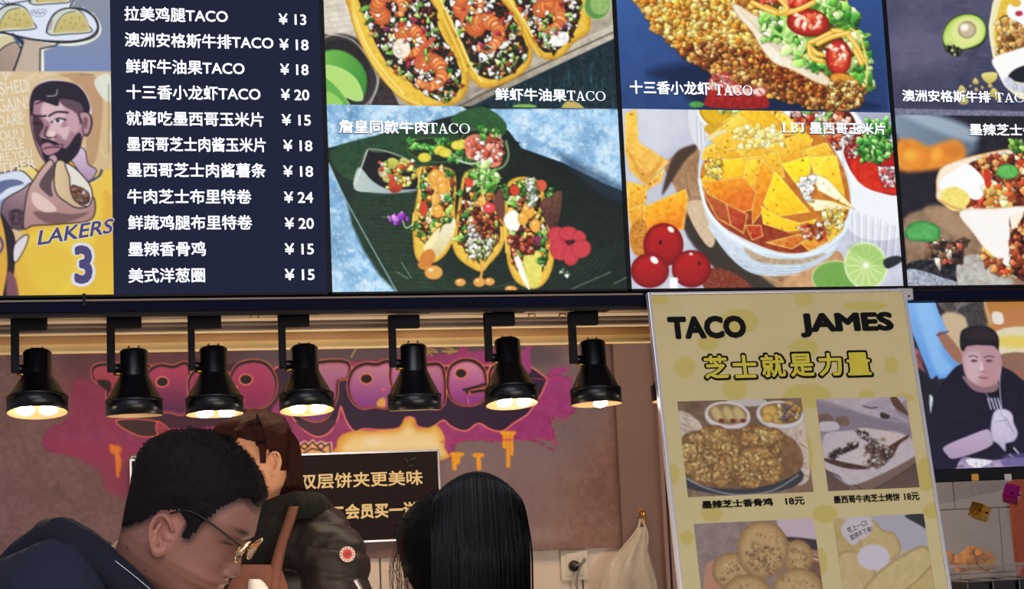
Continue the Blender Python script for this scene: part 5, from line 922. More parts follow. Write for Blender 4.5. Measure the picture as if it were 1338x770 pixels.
lamp(3, 260.5, 297, 453, 241, 316, 542, 245, 254, 412, 289, 257, 304, 410, 3.5, 9, 'lit black spotlight above the short-haired head, hiding the letter c', 2)
lamp(4, 380, 415.5, 451, 367, 438, 538, 363, 372.5, 410, 404, 373, 419, 409, 8, 9, 'lit black spotlight with two bright lobes between the words of the mural', 2)
lamp(5, 522, 557, 449.5, 503, 572.5, 536, 507, 516.5, 412, 548, 519, 563, 408, -3.5, 7, 'black spotlight with a flat dark rim covering the letter m', 0)
lamp(6, 646, 680, 442, 632, 701, 530, 632, 641.5, 409, 672, 644, 686, 407, 8.5, 9, 'lit black spotlight with two bright lobes beside the letter e', 2)
lamp(7, 757.5, 791, 444.5, 743, 810, 529, 742, 751.5, 408, 781, 752, 795, 406, 3, 7, 'black spotlight with one small bright lobe, nearest the yellow sign', 1)
lamp(8, 862, 896, 440, 850.5, 917, 524, 850, 859, 407, 888, 860, 903, 406, 3, 4, 'black spotlight mostly hidden behind the yellow sign, only its rim showing', 1)
# ================================================================ printed wall sheet
cM = finish(paint_mural(), 0, 1.02, .95, .5)
O = at(-25, 430, YR-.012); X1 = at(808, 600, YR-.012)[0]; zt = 2.325; zb = at(760, 717.5, YR)[2]
def curl(P, s, t):
    x, y = proj(P); d = np.hypot((x-712)/60, (y-716)/26); P = P.copy(); P[..., 1] -= .022*np.exp(-d*d*1.5)+.0015*np.sin(x/37+y/60); return P
mu = print_panel('wall_sheet', cM, (-1.15, YR-.008, zt), (X1-.004+1.15, 0, 0), (0, 0, zb-zt), M['vinyl'], None, 1.15, curl)
tag(mu, 'purple and grey graffiti sheet printed with the stall name on the back wall', 'wall sheet')
# framed dark notice on it
n0, n1 = at(172, 596.5, YR-.03), at(575.5, 703, YR-.03)
nt_ = empty('notice_board', ((n0[0]+n1[0])/2, YR-.02, n1[2])); tag(nt_, 'dark notice with cream characters and thin white frame on the graffiti sheet', 'notice')
ztop = at(400, 595.5, YR-.03)[2]; zbot = at(520, 704.5, YR-.03)[2]
newbox('notice_panel', (n0[0], YR-.03, zbot), (n1[0], YR-.016, ztop), M['notice'], nt_)
fr = bmesh.new(); e = .006
for a, b in (((n0[0]-e, YR-.034, ztop), (n1[0]+e, YR-.014, ztop+e)), ((n0[0]-e, YR-.034, zbot-e), (n1[0]+e, YR-.014, zbot)), ((n0[0]-e, YR-.034, zbot), (n0[0], YR-.014, ztop)), ((n1[0], YR-.034, zbot), (n1[0]+e, YR-.014, ztop))): box(fr, np.array(a), np.array(b), .0008)
obj('frame', fr, M['frame_white'], nt_)
L = Lettering((0, YR-.030, 2), (1, 0, 0), (0, 0, 1), NF)
L.text('c', '双层饼夹更美味', 391, 553, 627, 20, .02); L.text('c', '每周二会员买一送一', 394, 565, 668, 20, .035); L.build(nt_, dict(c=M['cream_ink']))
for x, y in ((531, 602), (537, 609), (540, 600)): p = at(x, y, YR-.033); b = bmesh.new(); box(b, p-[.009, .001, .003], p+[.009, .001, .003], .0006); bmesh.ops.rotate(b, cent=Vector(p), matrix=Matrix.Rotation(.5+x*.9, 3, 'Y'), verts=b.verts); obj('tape', b, M['dark'], nt_)
# socket and plug
p = at(750, 738, YR-.004); so = empty('wall_socket', p); tag(so, 'cream wall socket with a dark plug and grey lead in it', 'socket')
newbox('face_plate', p-[.041, .008, .046], p+[.041, .006, .043], M['socket'], so, .003); newbox('rocker', p-[.026, .011, .032], p+[.026, .004, .034], M['socket'], so, .003)
b = bmesh.new(); q = p+[-.004, -.012, -.004]; tube(b, [q+[0, .004, 0], q+[0, -.022, 0]], [.017, .014], 18); obj('plug', b, M['dark'], so, True)
b = bmesh.new(); tube(b, smooth_curve([q+[.0, -.02, 0], q+[.02, -.045, .012], q+[.022, -.04, .02], q+[.008, -.03, -.01], q+[.0, -.02, -.05], q+[.006, -.02, -.12], q+[.0, -.02, -.4]]), .0035, 8); obj('lead', b, M['grey'], so, True)
# hook and the clear bag that hangs on it
p = at(838, 672, YR-.036); hk = empty('wall_hook', p); tag(hk, 'small brass hook on the brown wall panel', 'hook')
newbox('back_plate', p-[.007, -.0005, .004], p+[.007, .004, .016], M['brass'], hk, .001)
b = bmesh.new(); tube(b, smooth_curve([p+[0, 0, .008], p+[0, -.02, .004], p+[.001, -.026, -.02], p+[.001, -.018, -.036], p+[.001, -.004, -.03]]), .0042, 10); obj('hook_arm', b, M['brass'], hk, True)
def bag():
    bm = bmesh.new(); rows = [(838, 690, 5, 4), (835, 700, 9, 6), (829, 716, 18, 10), (823, 732, 28, 15), (822, 746, 33, 20), (823, 760, 36, 24), (824, 780, 40, 26), (826, 800, 38, 24), (826, 815, 24, 12)]; rings = []; n = 40
    for i, (x, y, rx, ry) in enumerate(rows):
        c_ = at(x, y, YR-.075); k = 1/455
        rings.append([bm.verts.new(c_+[rx*k*math.cos(a)*(1+.07*math.sin(5*a+i)+.05*math.sin(9*a)), ry*k*math.sin(a)*(1+.2*math.sin(7*a+i*.5)), .004*math.sin(3*a)]) for a in [2*PI*q/n for q in range(n)]])
    for i in range(len(rings)-1):
        for k in range(n): bm.faces.new((rings[i][k], rings[i][(k+1) % n], rings[i+1][(k+1) % n], rings[i+1][k]))
    bm.faces.new(rings[-1]); return bm
o = obj('plastic_bag', bag(), M['plastic'], None, True); tag(o, 'crumpled clear plastic bag hanging from the brass hook', 'bag')
b = bmesh.new(); h0 = at(838, 684, YR-.062)
for s in (-1, 1): tube(b, smooth_curve([h0+[s*.002, 0, .012], h0+[s*.012, -.006, -.02], h0+[s*.013, -.01, -.05], h0+[s*.006, -.012, -.075]]), .0038, 8)
obj('bag_handle', b, M['plastic'], o, True)
# ================================================================ hanging sign
SO = np.array([.63324, -.03, 2.01767]); SU = np.array([.99999, -.00207, .00241]); SV = np.array([.00205, -.15838, -.98738]); SU /= np.linalg.norm(SU); SV /= np.linalg.norm(SV); SN = np.cross(SV, SU); SN /= np.linalg.norm(SN); SN = SN if SN[1] < 0 else -SN
SW, SH = .5624, .80
cS = Canvas(838, 368, 1262, 830, 'd2c48c', 20); cS.view(0, 0, 1)
cS.R(830, 360, 1270, 840, 'cfc08c', g='d8cc96'); cS.N([830, 360, 1270, 360, 1270, 840, 830, 840], .02, 40)
for x, y, rx, ry in ((965, 420, 26, 16), (925, 448, 14, 11), (1050, 455, 20, 12), (1165, 477, 9, 11), (960, 508, 16, 16), (1055, 518, 32, 16), (1132, 516, 10, 6), (862, 392, 12, 6), (1050, 392, 12, 8), (895, 480, 14, 14), (930, 672, 14, 10), (897, 703, 9, 9), (1078, 672, 16, 12), (1210, 620, 14, 22), (1218, 668, 12, 10), (1180, 520, 14, 6), (1054, 600, 8, 30), (1205, 740, 10, 20), (880, 620, 8, 14), (1130, 400, 30, 6), (1073, 735, 8, 18)): cS.E(x, y, rx, ry, 'c4b248', a=.55, soft=3)
cP = paint_platter(); cQ = paint_pancake(); cB = paint_balls(); cRo = paint_rolls()
sg = empty('hanging_sign', SO+SU*SW/2+SV*SH); tag(sg, 'pale yellow hanging sign with white frame, black name and four food photos', 'sign'); 
def SP(a, b, n=0): return SO+SU*a+SV*b+SN*n
def slab(name, a0, b0, a1, b1, n0, n1, ma, bev=.001):
    bm = bmesh.new(); Mx = Matrix([list(SU)+[0], list(SN)+[0], list(SV)+[0], [0, 0, 0, 1]]).transposed(); Mx.translation = Vector(SO)
    box(bm, np.array([a0, n0, b0]), np.array([a1, n1, b1]), bev); bmesh.ops.transform(bm, matrix=Mx, verts=bm.verts); bmesh.ops.recalc_face_normals(bm, faces=bm.faces); return obj(name, bm, ma, sg)
slab('back_panel', .002, .002, SW-.002, SH-.002, -.012, -.0012, M['steel'])
print_panel('sign_print', cS, SP(.004, .004), SU*(SW-.008), SV*(SH-.008), M['sign'], sg, 1.6)
slab('frame_side', -.001, 0, .005, SH, -.012, .004, M['frame_white']); slab('frame_side', SW-.006, 0, SW+.001, SH, -.012, .004, M['frame_white']); slab('frame_top', .006, 0, SW-.006, .005, -.012, .004, M['frame_white']); slab('frame_bottom', .006, SH-.005, SW-.006, SH, -.012, .004, M['frame_white'])
def sign_hit(x, y):
    d = ray(x, y); t = (SO-CAM)@SN/(d@SN); q = CAM+d*t-SO; return q@SU, q@SV
for c_, x0, y0, x1, y1, nm in ((cP, 885, 525, 1063, 643, 'chicken_photo'), (cQ, 1066, 522, 1201.5, 637, 'pancake_photo'), (cB, 906.5, 685, 1079, 800, 'cheese_ball_photo'), (cRo, 1088.5, 677, 1226, 800, 'roll_photo')):
    finish(c_, .02, .85); a0, b0 = sign_hit(x0, y0); a1, b1 = sign_hit(x1, y1); b1 = min(b1, SH-.03)
    print_panel(nm, c_, SP(a0, b0, .0006), SU*(a1-a0), SV*(b1-b0), M['sign'], sg, 1.05)
L = Lettering(SO, SU, -SV, SN)
def cracked(body, xl, xr, yc, h):
    L.text('k', body, xl, xr, yc, h, .055)
cracked('TACO', 873, 975, 428, 31); cracked('JAMES', 1045, 1168, 424.5, 33)
for i, ch in enumerate('芝士就是力量'):
    a = 919+i*37.2; yy = 480-i*.85; L.text('k', ch, a-1.5, a+35, yy, 37, .075, off=.0009); L.text('y', ch, a+1, a+32, yy, 31, .028, off=.0014)
L.text('k', '墨辣芝士香骨鸡', 917, 1010, 658, 10.5, .04); L.text('k', '18元', 1026, 1051, 655, 10.5, .03); L.text('k', '墨西哥牛肉芝士烤饼', 1089, 1176, 651.5, 10.5, .03); L.text('k', '18元', 1181, 1201, 649, 10.5, .03)
L.text('k', '吃上一口!', 1106, 1134, 688, 7.5, 0, rot=.33); L.text('k', '就停不下来!', 1109, 1141, 697, 7.5, 0, rot=.33)
L.build(sg, dict(k=M['ink'], y=M['yellow']))
# ================================================================ video screen under the last board
cV = finish(paint_video(), .02, .95)
ys = .02; vx0 = at(1183, 500, ys)[0]; vz1 = min(at(1250, 391.5, ys)[2], hz(401)-.001); vz0 = at(1270, 612, ys)[2]
vs = empty('video_screen', (vx0+.3, ys+.02, vz0-.03)); tag(vs, 'black framed video screen showing cooks behind a counter', 'screen')
print_panel('picture', cV, (vx0, ys, vz1), (.60, 0, 0), (0, 0, vz0-vz1), M['backlit'], vs)
newbox('back_case', (vx0-.02, ys+.003, vz0-.02), (vx0+.62, ys+.045, vz1), M['black'], vs)
fb = at(1270, 629, ys)[2]
newbox('bottom_frame', (vx0-.02, ys-.006, fb), (vx0+.62, ys+.02, vz0), M['black'], vs, .003); newbox('side_frame', (vx0-.02, ys-.006, vz0), (vx0, ys+.02, vz1), M['black'], vs); newbox('side_frame', (vx0+.6, ys-.006, vz0), (vx0+.62, ys+.02, vz1), M['black'], vs)
for x in (1274, 1317): q = at(x, 624, ys-.0065); newbox('sticker', q-[.008, .0006, .007], q+[.008, .0006, .007], M['brass'] if x < 1300 else M['steel'], vs, 0)
# baubles on threads
def bauble(x, y, s, ma, label, top, nm='foil_bauble', spin=.5):
    c_ = at(x, y, .0); t = empty(nm, c_-[0, 0, s]); tag(t, label, 'ornament')
    b = bmesh.new(); bmesh.ops.create_cube(b, size=s*1.5, matrix=Matrix.Translation(Vector(c_)) @ Matrix.Rotation(spin, 4, 'Z') @ Matrix.Rotation(.28, 4, 'X') @ Matrix.Rotation(spin*.6, 4, 'Y'))
    bmesh.ops.bevel(b, geom=list(b.edges), offset=s*.08, segments=2, affect='EDGES'); obj('gift_box', b, ma, t)
    b = bmesh.new()
    for a in range(4):
        w = [Vector(c_)+Matrix.Rotation(a*PI/2+.4, 3, 'Y') @ Vector((r*math.cos(q), -s*.8, r*math.sin(q)*.5)) for r, q in ((0, 0), (s*.5, .5), (s*.55, 0), (s*.4, -.5))]; vv = [b.verts.new(p_) for p_ in w]; b.faces.new(vv)
    bmesh.ops.solidify(b, geom=list(b.faces), thickness=.0008); obj('bow', b, ma, t)
    b = bmesh.new(); tube(b, [c_+[0, 0, s*.7], at(*top, .0)], .0006, 6); obj('thread', b, M['grey'], t)
bauble(1280, 669, .021, M['gold'], 'gold foil gift box ornament hanging under the video screen', (1272, 629))
bauble(1322, 646, .021, M['magenta'], 'magenta foil gift box ornament near the right edge under the screen', (1316, 628), spin=.9)
# rust-coloured board and the food tub behind
q0, q1 = at(1319, 632, 1.1), at(1336, 770, 1.1)
bm = bmesh.new(); pts = [at(1318, 600, 1.1), at(1480, 600, 1.1), at(1480, 800, 1.1), at(1337, 800, 1.1)]
f = [bm.verts.new(p_) for p_ in pts]; bk = [bm.verts.new(p_+[0, .02, 0]) for p_ in pts]; bm.faces.new(f[::-1]); bm.faces.new(bk)
for i in range(4): bm.faces.new((f[i], f[(i+1) % 4], bk[(i+1) % 4], bk[i]))
bmesh.ops.recalc_face_normals(bm, faces=bm.faces); o = obj('rust_board', bm, M['orange']); tag(o, 'rust red board standing at the right edge behind the ornaments', 'board')
YT = 1.05
sh = newbox('shelf', (at(1200, 770, YT)[0]-.1, YT-.22, at(1280, 790, YT)[2]-.02), (at(1338, 770, YT)[0]+.2, YT+.3, at(1280, 790, YT)[2]), M['steel'], None); tag(sh, 'steel shelf under the food tub at lower right', 'shelf')
zt_ = at(1280, 790, YT)[2]
for i, (a, b_) in enumerate(((1244, 1273), (1277, 1307), (1311, 1340))):
    t = newbox('black_tray', (at(a, 760, YT-.12)[0], YT-.2, zt_), (at(b_, 760, YT-.12)[0], YT-.04, at(1280, 759, YT-.12)[2]), M['tray'], None, .004)
    tag(t, ['black tray left of three under the clear food tub', 'middle black tray under the clear food tub', 'black tray at the right edge under the clear food tub'][i], 'tray', 'black trays under the food tub')
    bm = bmesh.new(); w0 = at(a, 756, YT-.12); w1 = at(b_, 756, YT-.12); z = at(1280, 757.5, YT-.12)[2]
    tube(bm, [(w0[0], YT-.202, z), (w1[0], YT-.202, z), (w1[0], YT-.04, z), (w0[0], YT-.04, z), (w0[0], YT-.202, z)], .0022, 6); obj('wire_rim', bm, M['steel'], t)
# clear tub
tb = [at(1238, 752, YT), at(1322, 745, YT)]; zb_ = at(1280, 757, YT)[2]; zm = at(1280, 738, YT)[2]; ztp = at(1280, 648, YT)[2]
x0_, x1_ = at(1243, 750, YT)[0], at(1315, 745, YT)[0]
bm = bmesh.new(); rr = []
for z_, e_ in ((zm, 0), (zb_+.006, .012), (zb_+.001, .024)): rr.append([bm.verts.new(p_) for p_ in ((x0_+e_, YT-.10+e_, z_), (x1_-e_, YT-.10+e_, z_), (x1_-e_, YT+.10-e_, z_), (x0_+e_, YT+.10-e_, z_))])
for i in range(2):
    for q in range(4): bm.faces.new((rr[i][q], rr[i][(q+1) % 4], rr[i+1][(q+1) % 4], rr[i+1][q]))
bm.faces.new(rr[2]); bmesh.ops.recalc_face_normals(bm, faces=bm.faces); bmesh.ops.solidify(bm, geom=list(bm.faces), thickness=.0015)
to = obj('food_tub', bm, M['tub'], None, True); tag(to, 'clear plastic food tub holding fried pieces at lower right', 'tub')
bm = bmesh.new(); e_ = .004; tube(bm, [(x0_-e_, YT-.10, zm), (x1_+e_, YT-.10, zm), (x1_+e_, YT+.10, zm), (x0_-e_, YT+.10, zm), (x0_-e_, YT-.10, zm)], .004, 8); obj('rim', bm, M['tub'], to, True)
bm = bmesh.new()
lid = [at(1226, 660, YT+.02), at(1312, 640, YT+.02), at(1326, 742, YT-.06), at(1240, 742, YT-.06)]; vv = [bm.verts.new(p_) for p_ in lid]; bm.faces.new(vv); bmesh.ops.solidify(bm, geom=list(bm.faces), thickness=.003); obj('raised_lid', bm, M['tub'], to)
fried = bmesh.new(); random.seed(3)
base_me = None
k = 0
for i in range(26):
    x = random.uniform(1244, 1296); y = 742-random.uniform(0, 1)**1.4*28*(1-abs(x-1268)/42); p = at(x, y, YT+random.uniform(-.05, .05))
    if base_me is None:
        bm = bmesh.new(); bmesh.ops.create_icosphere(bm, subdivisions=2, radius=1)
        for v in bm.verts: v.co *= 1+.25*math.sin(v.co.x*5+v.co.y*3)*math.cos(v.co.z*4)
        base_me = bpy.data.meshes.new('fried_piece'); bm.to_mesh(base_me); bm.free(); base_me.materials.append(M['chip'])
    o = bpy.data.objects.new('fried_piece', base_me); COL.objects.link(o); o.location = p; o.scale = (random.uniform(.016, .03), .012, random.uniform(.008, .014)); o.rotation_euler = (random.uniform(-.5, .5), random.uniform(-.9, .9), random.uniform(0, 3))
    tag(o, 'golden fried piece heaped in the clear tub', 'snack', 'fried pieces in the clear tub')
# ================================================================ people
def pl(u, tab):
    a = sorted(tab); return float(np.interp(u, [t[0] for t in a], [t[1] for t in a]))
class Head:
    """measured head: rows by height u, each row an ellipse-like ring from back to face; f forward, l sideways, all in metres"""
    def __init__(s, O, F, U, sc, front, back, half, nose, sig=.010):
        s.O = np.array(O); s.F = np.array(F)/np.linalg.norm(F); U = np.array(U)-s.F*np.dot(U, s.F); s.U = U/np.linalg.norm(U); s.L = np.cross(s.U, s.F)
        s.sc, s.fr, s.bk, s.hw, s.no, s.sig = sc, front, back, half, nose, sig
    def W(s, f, l, u): return s.O+s.F*f+s.L*l+s.U*u
    def pt(s, u, th, grow=0):
        k = s.sc; F_ = pl(u/k, s.fr)*k; B = pl(u/k, s.bk)*k; w = pl(u/k, s.hw)*k; mid = B+(F_-B)*.46
        c, si = math.cos(th), math.sin(th)
        ff = mid+((F_-mid) if c > 0 else (mid-B))*math.copysign(abs(c)**.92, c); ll = w*math.copysign(abs(si)**.86, si)
        if c > 0:
            q = abs(ll); fw = max(0, 1-((1-c)/.75)) if c < 1 else 1
            ff += pl(u/k, s.no)*k*math.exp(-(ll/(s.sig*(1.0+.5*(u < .012))))**2)
            ff -= .011*math.exp(-((q-.031)/.014)**2-((u-.028*k/.00121)/.011)**2)*1   # eye sockets
            ff += .0055*math.exp(-((q-.031)/.011)**2-((u-.026*k/.00121)/.007)**2)    # lids over the eyeballs
            ff += .004*math.exp(-((q-.030)/.018)**2-((u-.048*k/.00121)/.006)**2)     # brow
            ff += .004*math.exp(-((q-.040)/.014)**2-((u+.005)/.014)**2)              # cheek
            ff -= .003*math.exp(-(q/.030)**2-((u+.0365*k/.00121)/.0025)**2)          # parting of the lips
        if grow:
            d = np.array([ff-mid, ll]); n = np.linalg.norm(d)+1e-9; ff += d[0]/n*grow; ll += d[1]/n*grow
        return ff, ll, u
    def grid(s, u0, u1, nu=90, nt=96, grow=0):
        P = []; 
        for i in range(nu+1):
            t = i/nu; u = u0+(u1-u0)*(math.sin(t*PI/2) if u1 > u0 else t)
            P.append([s.pt(u, 2*PI*j/nt, grow) for j in range(nt)])
        return P
    def mesh(s, bm, grow=0):
        k = s.sc; us = sorted(x[0] for x in s.hw); P = s.grid(us[0]*k, us[-1]*k, grow=grow); R = [[bm.verts.new(s.W(*p)) for p in row] for row in P]; n = len(R[0])
        for i in range(len(R)-1):
            for j in range(n): bm.faces.new((R[i][j], R[i][(j+1) % n], R[i+1][(j+1) % n], R[i+1][j]))
        bm.faces.new(R[0][::-1]); bm.faces.new(R[-1])
    def ear(s, bm, side, f0=0.0, u0=0.0, size=1.0, tip=.2):
        w = s.pt(u0, side*PI/2*1.0)[1]; k = .032*size
        def Q(a, b, o): # a forward, b up in ear frame, o outward
            c, si = math.cos(tip), math.sin(tip); ff = f0+a*c-b*si; uu = u0+a*si+b*c; return s.W(ff, w+side*(o-.004), uu)
        hel = [(.25, .35, .006), (.05, .75, .014), (-.25, 1.0, .018), (-.58, .85, .020), (-.72, .4, .020), (-.66, -.1, .018), (-.45, -.6, .014), (-.18, -.95, .008), (.02, -.75, .003), (.05, -.3, .001)]
        tube(bm, smooth_curve([Q(a*k, b*k, o) for a, b, o in hel], 4), [.0042*size if i < 26 else .006*size for i in range(37)], 8)
        anti = [(-.35, .6, .012), (-.45, .25, .014), (-.38, -.2, .014), (-.2, -.5, .010)]; tube(bm, smooth_curve([Q(a*k, b*k, o) for a, b, o in anti], 4), .0036*size, 8)
        n = 14; c0 = bm.verts.new(Q(-.25*k, .05*k, .002)); ring = [bm.verts.new(Q((-.27+.45*math.cos(t))*k, (.05+.9*math.sin(t))*k, .008+.004*math.cos(t+PI))) for t in [2*PI*i/n for i in range(n)]]; c1 = bm.verts.new(Q(-.2*k, .0, -.014))
        for i in range(n): bm.faces.new((ring[i], ring[(i+1) % n], c0)); bm.faces.new((ring[(i+1) % n], ring[i], c1))
        for a, b, o, r in ((-.12, -.8, .006, .0075), (.12, -.05, .003, .006), (.0, .0, -.002, .010)):
            bmesh.ops.create_icosphere(bm, subdivisions=2, radius=r*size, matrix=Matrix.Translation(Vector(Q(a*k, b*k, o))))
def remesh(name, bm, voxel, ma, parent, smooth_it=6, color=None, disp=None):
    me = bpy.data.meshes.new('tmp'); bmesh.ops.recalc_face_normals(bm, faces=bm.faces); bm.to_mesh(me); bm.free(); o = bpy.data.objects.new('tmp', me); COL.objects.link(o)
    r = o.modifiers.new('r', 'REMESH'); r.mode = 'VOXEL'; r.voxel_size = voxel; r.use_smooth_shade = True
    if smooth_it: s = o.modifiers.new('s', 'SMOOTH'); s.iterations = smooth_it; s.factor = .5
    dg = bpy.context.evaluated_depsgraph_get(); dg.update(); out = bpy.data.meshes.new_from_object(o.evaluated_get(dg)); out.name = name
    bpy.data.objects.remove(o); n = len(out.vertices); co = np.empty(n*3); out.vertices.foreach_get('co', co); co = co.reshape(-1, 3)
    if disp is not None:
        no = np.empty(n*3); out.vertices.foreach_get('normal', no); co = co+no.reshape(-1, 3)*disp(co)[:, None]; out.vertices.foreach_set('co', co.reshape(-1))
    if color is not None:
        c = color(co); a = out.color_attributes.new('print', 'BYTE_COLOR', 'POINT'); a.data.foreach_set('color_srgb', np.concatenate([np.clip(c, 0, 1), np.ones((n, 1))], -1).reshape(-1).astype(np.float32))
    ob = link(name, out, ma, parent, True); return ob
def balls(bm, chain, step=.35):
    """run of overlapping balls between the given (point, radius)"""
    for (a, ra), (b, rb) in zip(chain[:-1], chain[1:]):
        a, b = np.array(a), np.array(b); n = max(1, int(np.linalg.norm(b-a)/(min(ra, rb)*step)))
        for i in range(n+1):
            t = i/n; bmesh.ops.create_icosphere(bm, subdivisions=2, radius=ra+(rb-ra)*t, matrix=Matrix.Translation(Vector(a+(b-a)*t)))
def inpoly(p, x, y):
    p = np.array(p).reshape(-1, 2); r = np.zeros(x.shape, bool)
    for i in range(len(p)):
        ax, ay = p[i]; bx, by = p[(i+1) % len(p)]
        if ay != by: r ^= ((ay > y) != (by > y)) & (x < (bx-ax)*(y-ay)/(by-ay)+ax)
    return r
def wrinkle(seed, amp, fr=14):
    rng = np.random.default_rng(seed); K = rng.normal(0, fr, (7, 3)); ph = rng.uniform(0, 6, 7)
    def f(co): return sum(np.abs(np.sin(co@K[i]+ph[i]))**.7*(.5 if i > 3 else 1) for i in range(7))/5*amp-amp*.5
    return f
def lower_body(t, hip, facing, ma, bulk=1.0):
    """hips, legs and shoes down to the floor"""
    hip = np.array(hip); fd = np.array([math.sin(facing), math.cos(facing), 0]); sd = np.array([fd[1], -fd[0], 0]); bm = bmesh.new()
    balls(bm, [(hip+[0, 0, .02], .15*bulk), (hip-[0, 0, .08], .15*bulk)])
    for s in (-1, 1): balls(bm, [(hip+sd*s*.08-[0, 0, .08], .095*bulk), (hip*[1, 1, 0]+sd*s*.09+[0, 0, .48], .068), (hip*[1, 1, 0]+sd*s*.10+[0, 0, .10], .055)])
    remesh('trousers', bm, .012, ma, t, 4)
    for s in (-1, 1):
        bm = bmesh.new(); a = hip*[1, 1, 0]+sd*s*.10; balls(bm, [(a+[0, 0, .052], .05), (a+fd*.10+[0, 0, .040], .038), (a+fd*.17+[0, 0, .034], .03)]); 
        for v in bm.verts: v.co.z = max(v.co.z, .002)
        remesh('shoe', bm, .008, M['shoe'], t, 2)
# ---------------------------------------------------------------- man in a navy hooded top, seen from the side, looking down
PX = 2.75/FPX
A = math.radians(32); yawm = math.radians(9)
F0 = CR*math.cos(A)-CU*math.sin(A); U0 = CR*math.sin(A)+CU*math.cos(A); F1 = F0*math.cos(yawm)-CF*math.sin(yawm)
S_ = -9
fr = [(x, y+S_) for x, y in ((124, -5), (122, 10), (118, 30), (108, 52), (92, 72), (75, 80), (60, 85), (50, 89), (43, 90), (36, 86), (30, 84), (20, 83), (5, 82), (-8, 84), (-15, 87), (-20, 90), (-27, 97), (-33, 93), (-38, 95), (-46, 87), (-58, 88), (-70, 82), (-80, 66), (-88, 40))]
bk = [(x, y+S_) for x, y in ((124, -7), (122, -12), (118, -33), (110, -50), (95, -70), (75, -84), (57, -88), (35, -86), (5, -77), (-20, -68), (-38, -62), (-60, -56), (-88, -50))]
hw = [(124, 1), (122, 12), (118, 28), (108, 44), (90, 56), (70, 63), (50, 66), (30, 65), (10, 63), (-10, 60), (-30, 57), (-50, 50), (-65, 42), (-80, 28), (-88, 12)]
no = [(33, 0), (25, 7), (15, 11), (5, 16), (-4, 21), (-10, 18), (-16, 9), (-20, 1), (-21, 0)]
HM = Head(deep(240, 694, 2.75), F1, U0, PX, fr, bk, hw, no)
man = empty('person', np.array(deep(120, 770, 2.85))*[1, 1, 0]); tag(man, 'short-haired man in glasses and dark navy hooded top, head bent down to the right', 'person')
bm = bmesh.new(); HM.mesh(bm); HM.ear(bm, -1, 0, -.006, 1.0, .28) if HM.L@CF > 0 else HM.ear(bm, 1, 0, -.006, 1.0, .28)
near = -1 if HM.L@CF > 0 else 1
for s in (-1, 1): balls(bm, [(HM.W(83*PX, s*.0125, -12*PX), .0075), (HM.W(78*PX, s*.0135, -12*PX), .0065)], .3)
HM.ear(bm, -near, 0, -.006, 1.0, .28)
P_ = lambda x, y, d=2.8: deep(x, y, d)
balls(bm, [(P_(215, 715, 2.83), .062), (P_(185, 745, 2.83), .066), (P_(160, 780, 2.84), .070), (P_(150, 820, 2.86), .085)], .3)
balls(bm, [(P_(150, 830, 2.86), .10), (P_(150, 900, 2.88), .12)], .3)
HIR = [(-98, 90), (-98, -44), (-80, -42), (-63, -30), (-40, -5), (-24, 22), (-5, 34), (12, 26), (16, 6), (25, 9), (29, 36), (37, 64), (48, 84), (58, 88), (70, 80), (95, 84), (60, 150), (-60, 150)]
def man_col(co):
    q = co-HM.O; f = q@HM.F/PX; l = q@HM.L; u = q@HM.U/PX; al = np.abs(l); c = np.tile(np.array(hx('a47466')), (len(co), 1))
    def mixin(c, m, col): m = m[:, None]; return c*(1-m)+hx(col)*m
    c = mixin(c, .55*np.exp(-((u+28)/22)**2-((f-60)/34)**2), 'a96e60')
    c = mixin(c, .8*np.exp(-((u+28)/4.6)**2-(al/.022)**2)*(f > 60), 'a0504c'); c = mixin(c, .8*np.exp(-((u+37)/4.2)**2-(al/.019)**2)*(f > 55), 'a85652')
    c = mixin(c, .8*np.exp(-((u-47)/3.5)**2-((al-.032)/.016)**2)*(f > 50), '241a18'); c = mixin(c, .85*np.exp(-((u-24)/1.6)**2-((al-.032)/.012)**2)*(f > 50), '1c1414')
    d = sum(inpoly(HIR, f-a_, u-b_).astype(float) for a_, b_ in ((-3, 3), (3, -5), (6, -3), (0, -8), (9, -6), (4, -10), (-4, -4), (0, 0)))/8*.93; c = mixin(c, d, '15131a')
    e = (al > .066)&(f > -26)&(f < 12)&(u > -26)&(u < 36); c = mixin(c, e*.45, 'cf8a7c')
    for a, b in ((-5, -60), (-40, -50)): c = mixin(c, np.exp(-((u-b)/1.6)**2-((f-a)/1.6)**2)*.8*(l*near > 0), '5a3428')
    return c
remesh('body', bm, .0019, M['skin'], man, 7, man_col)
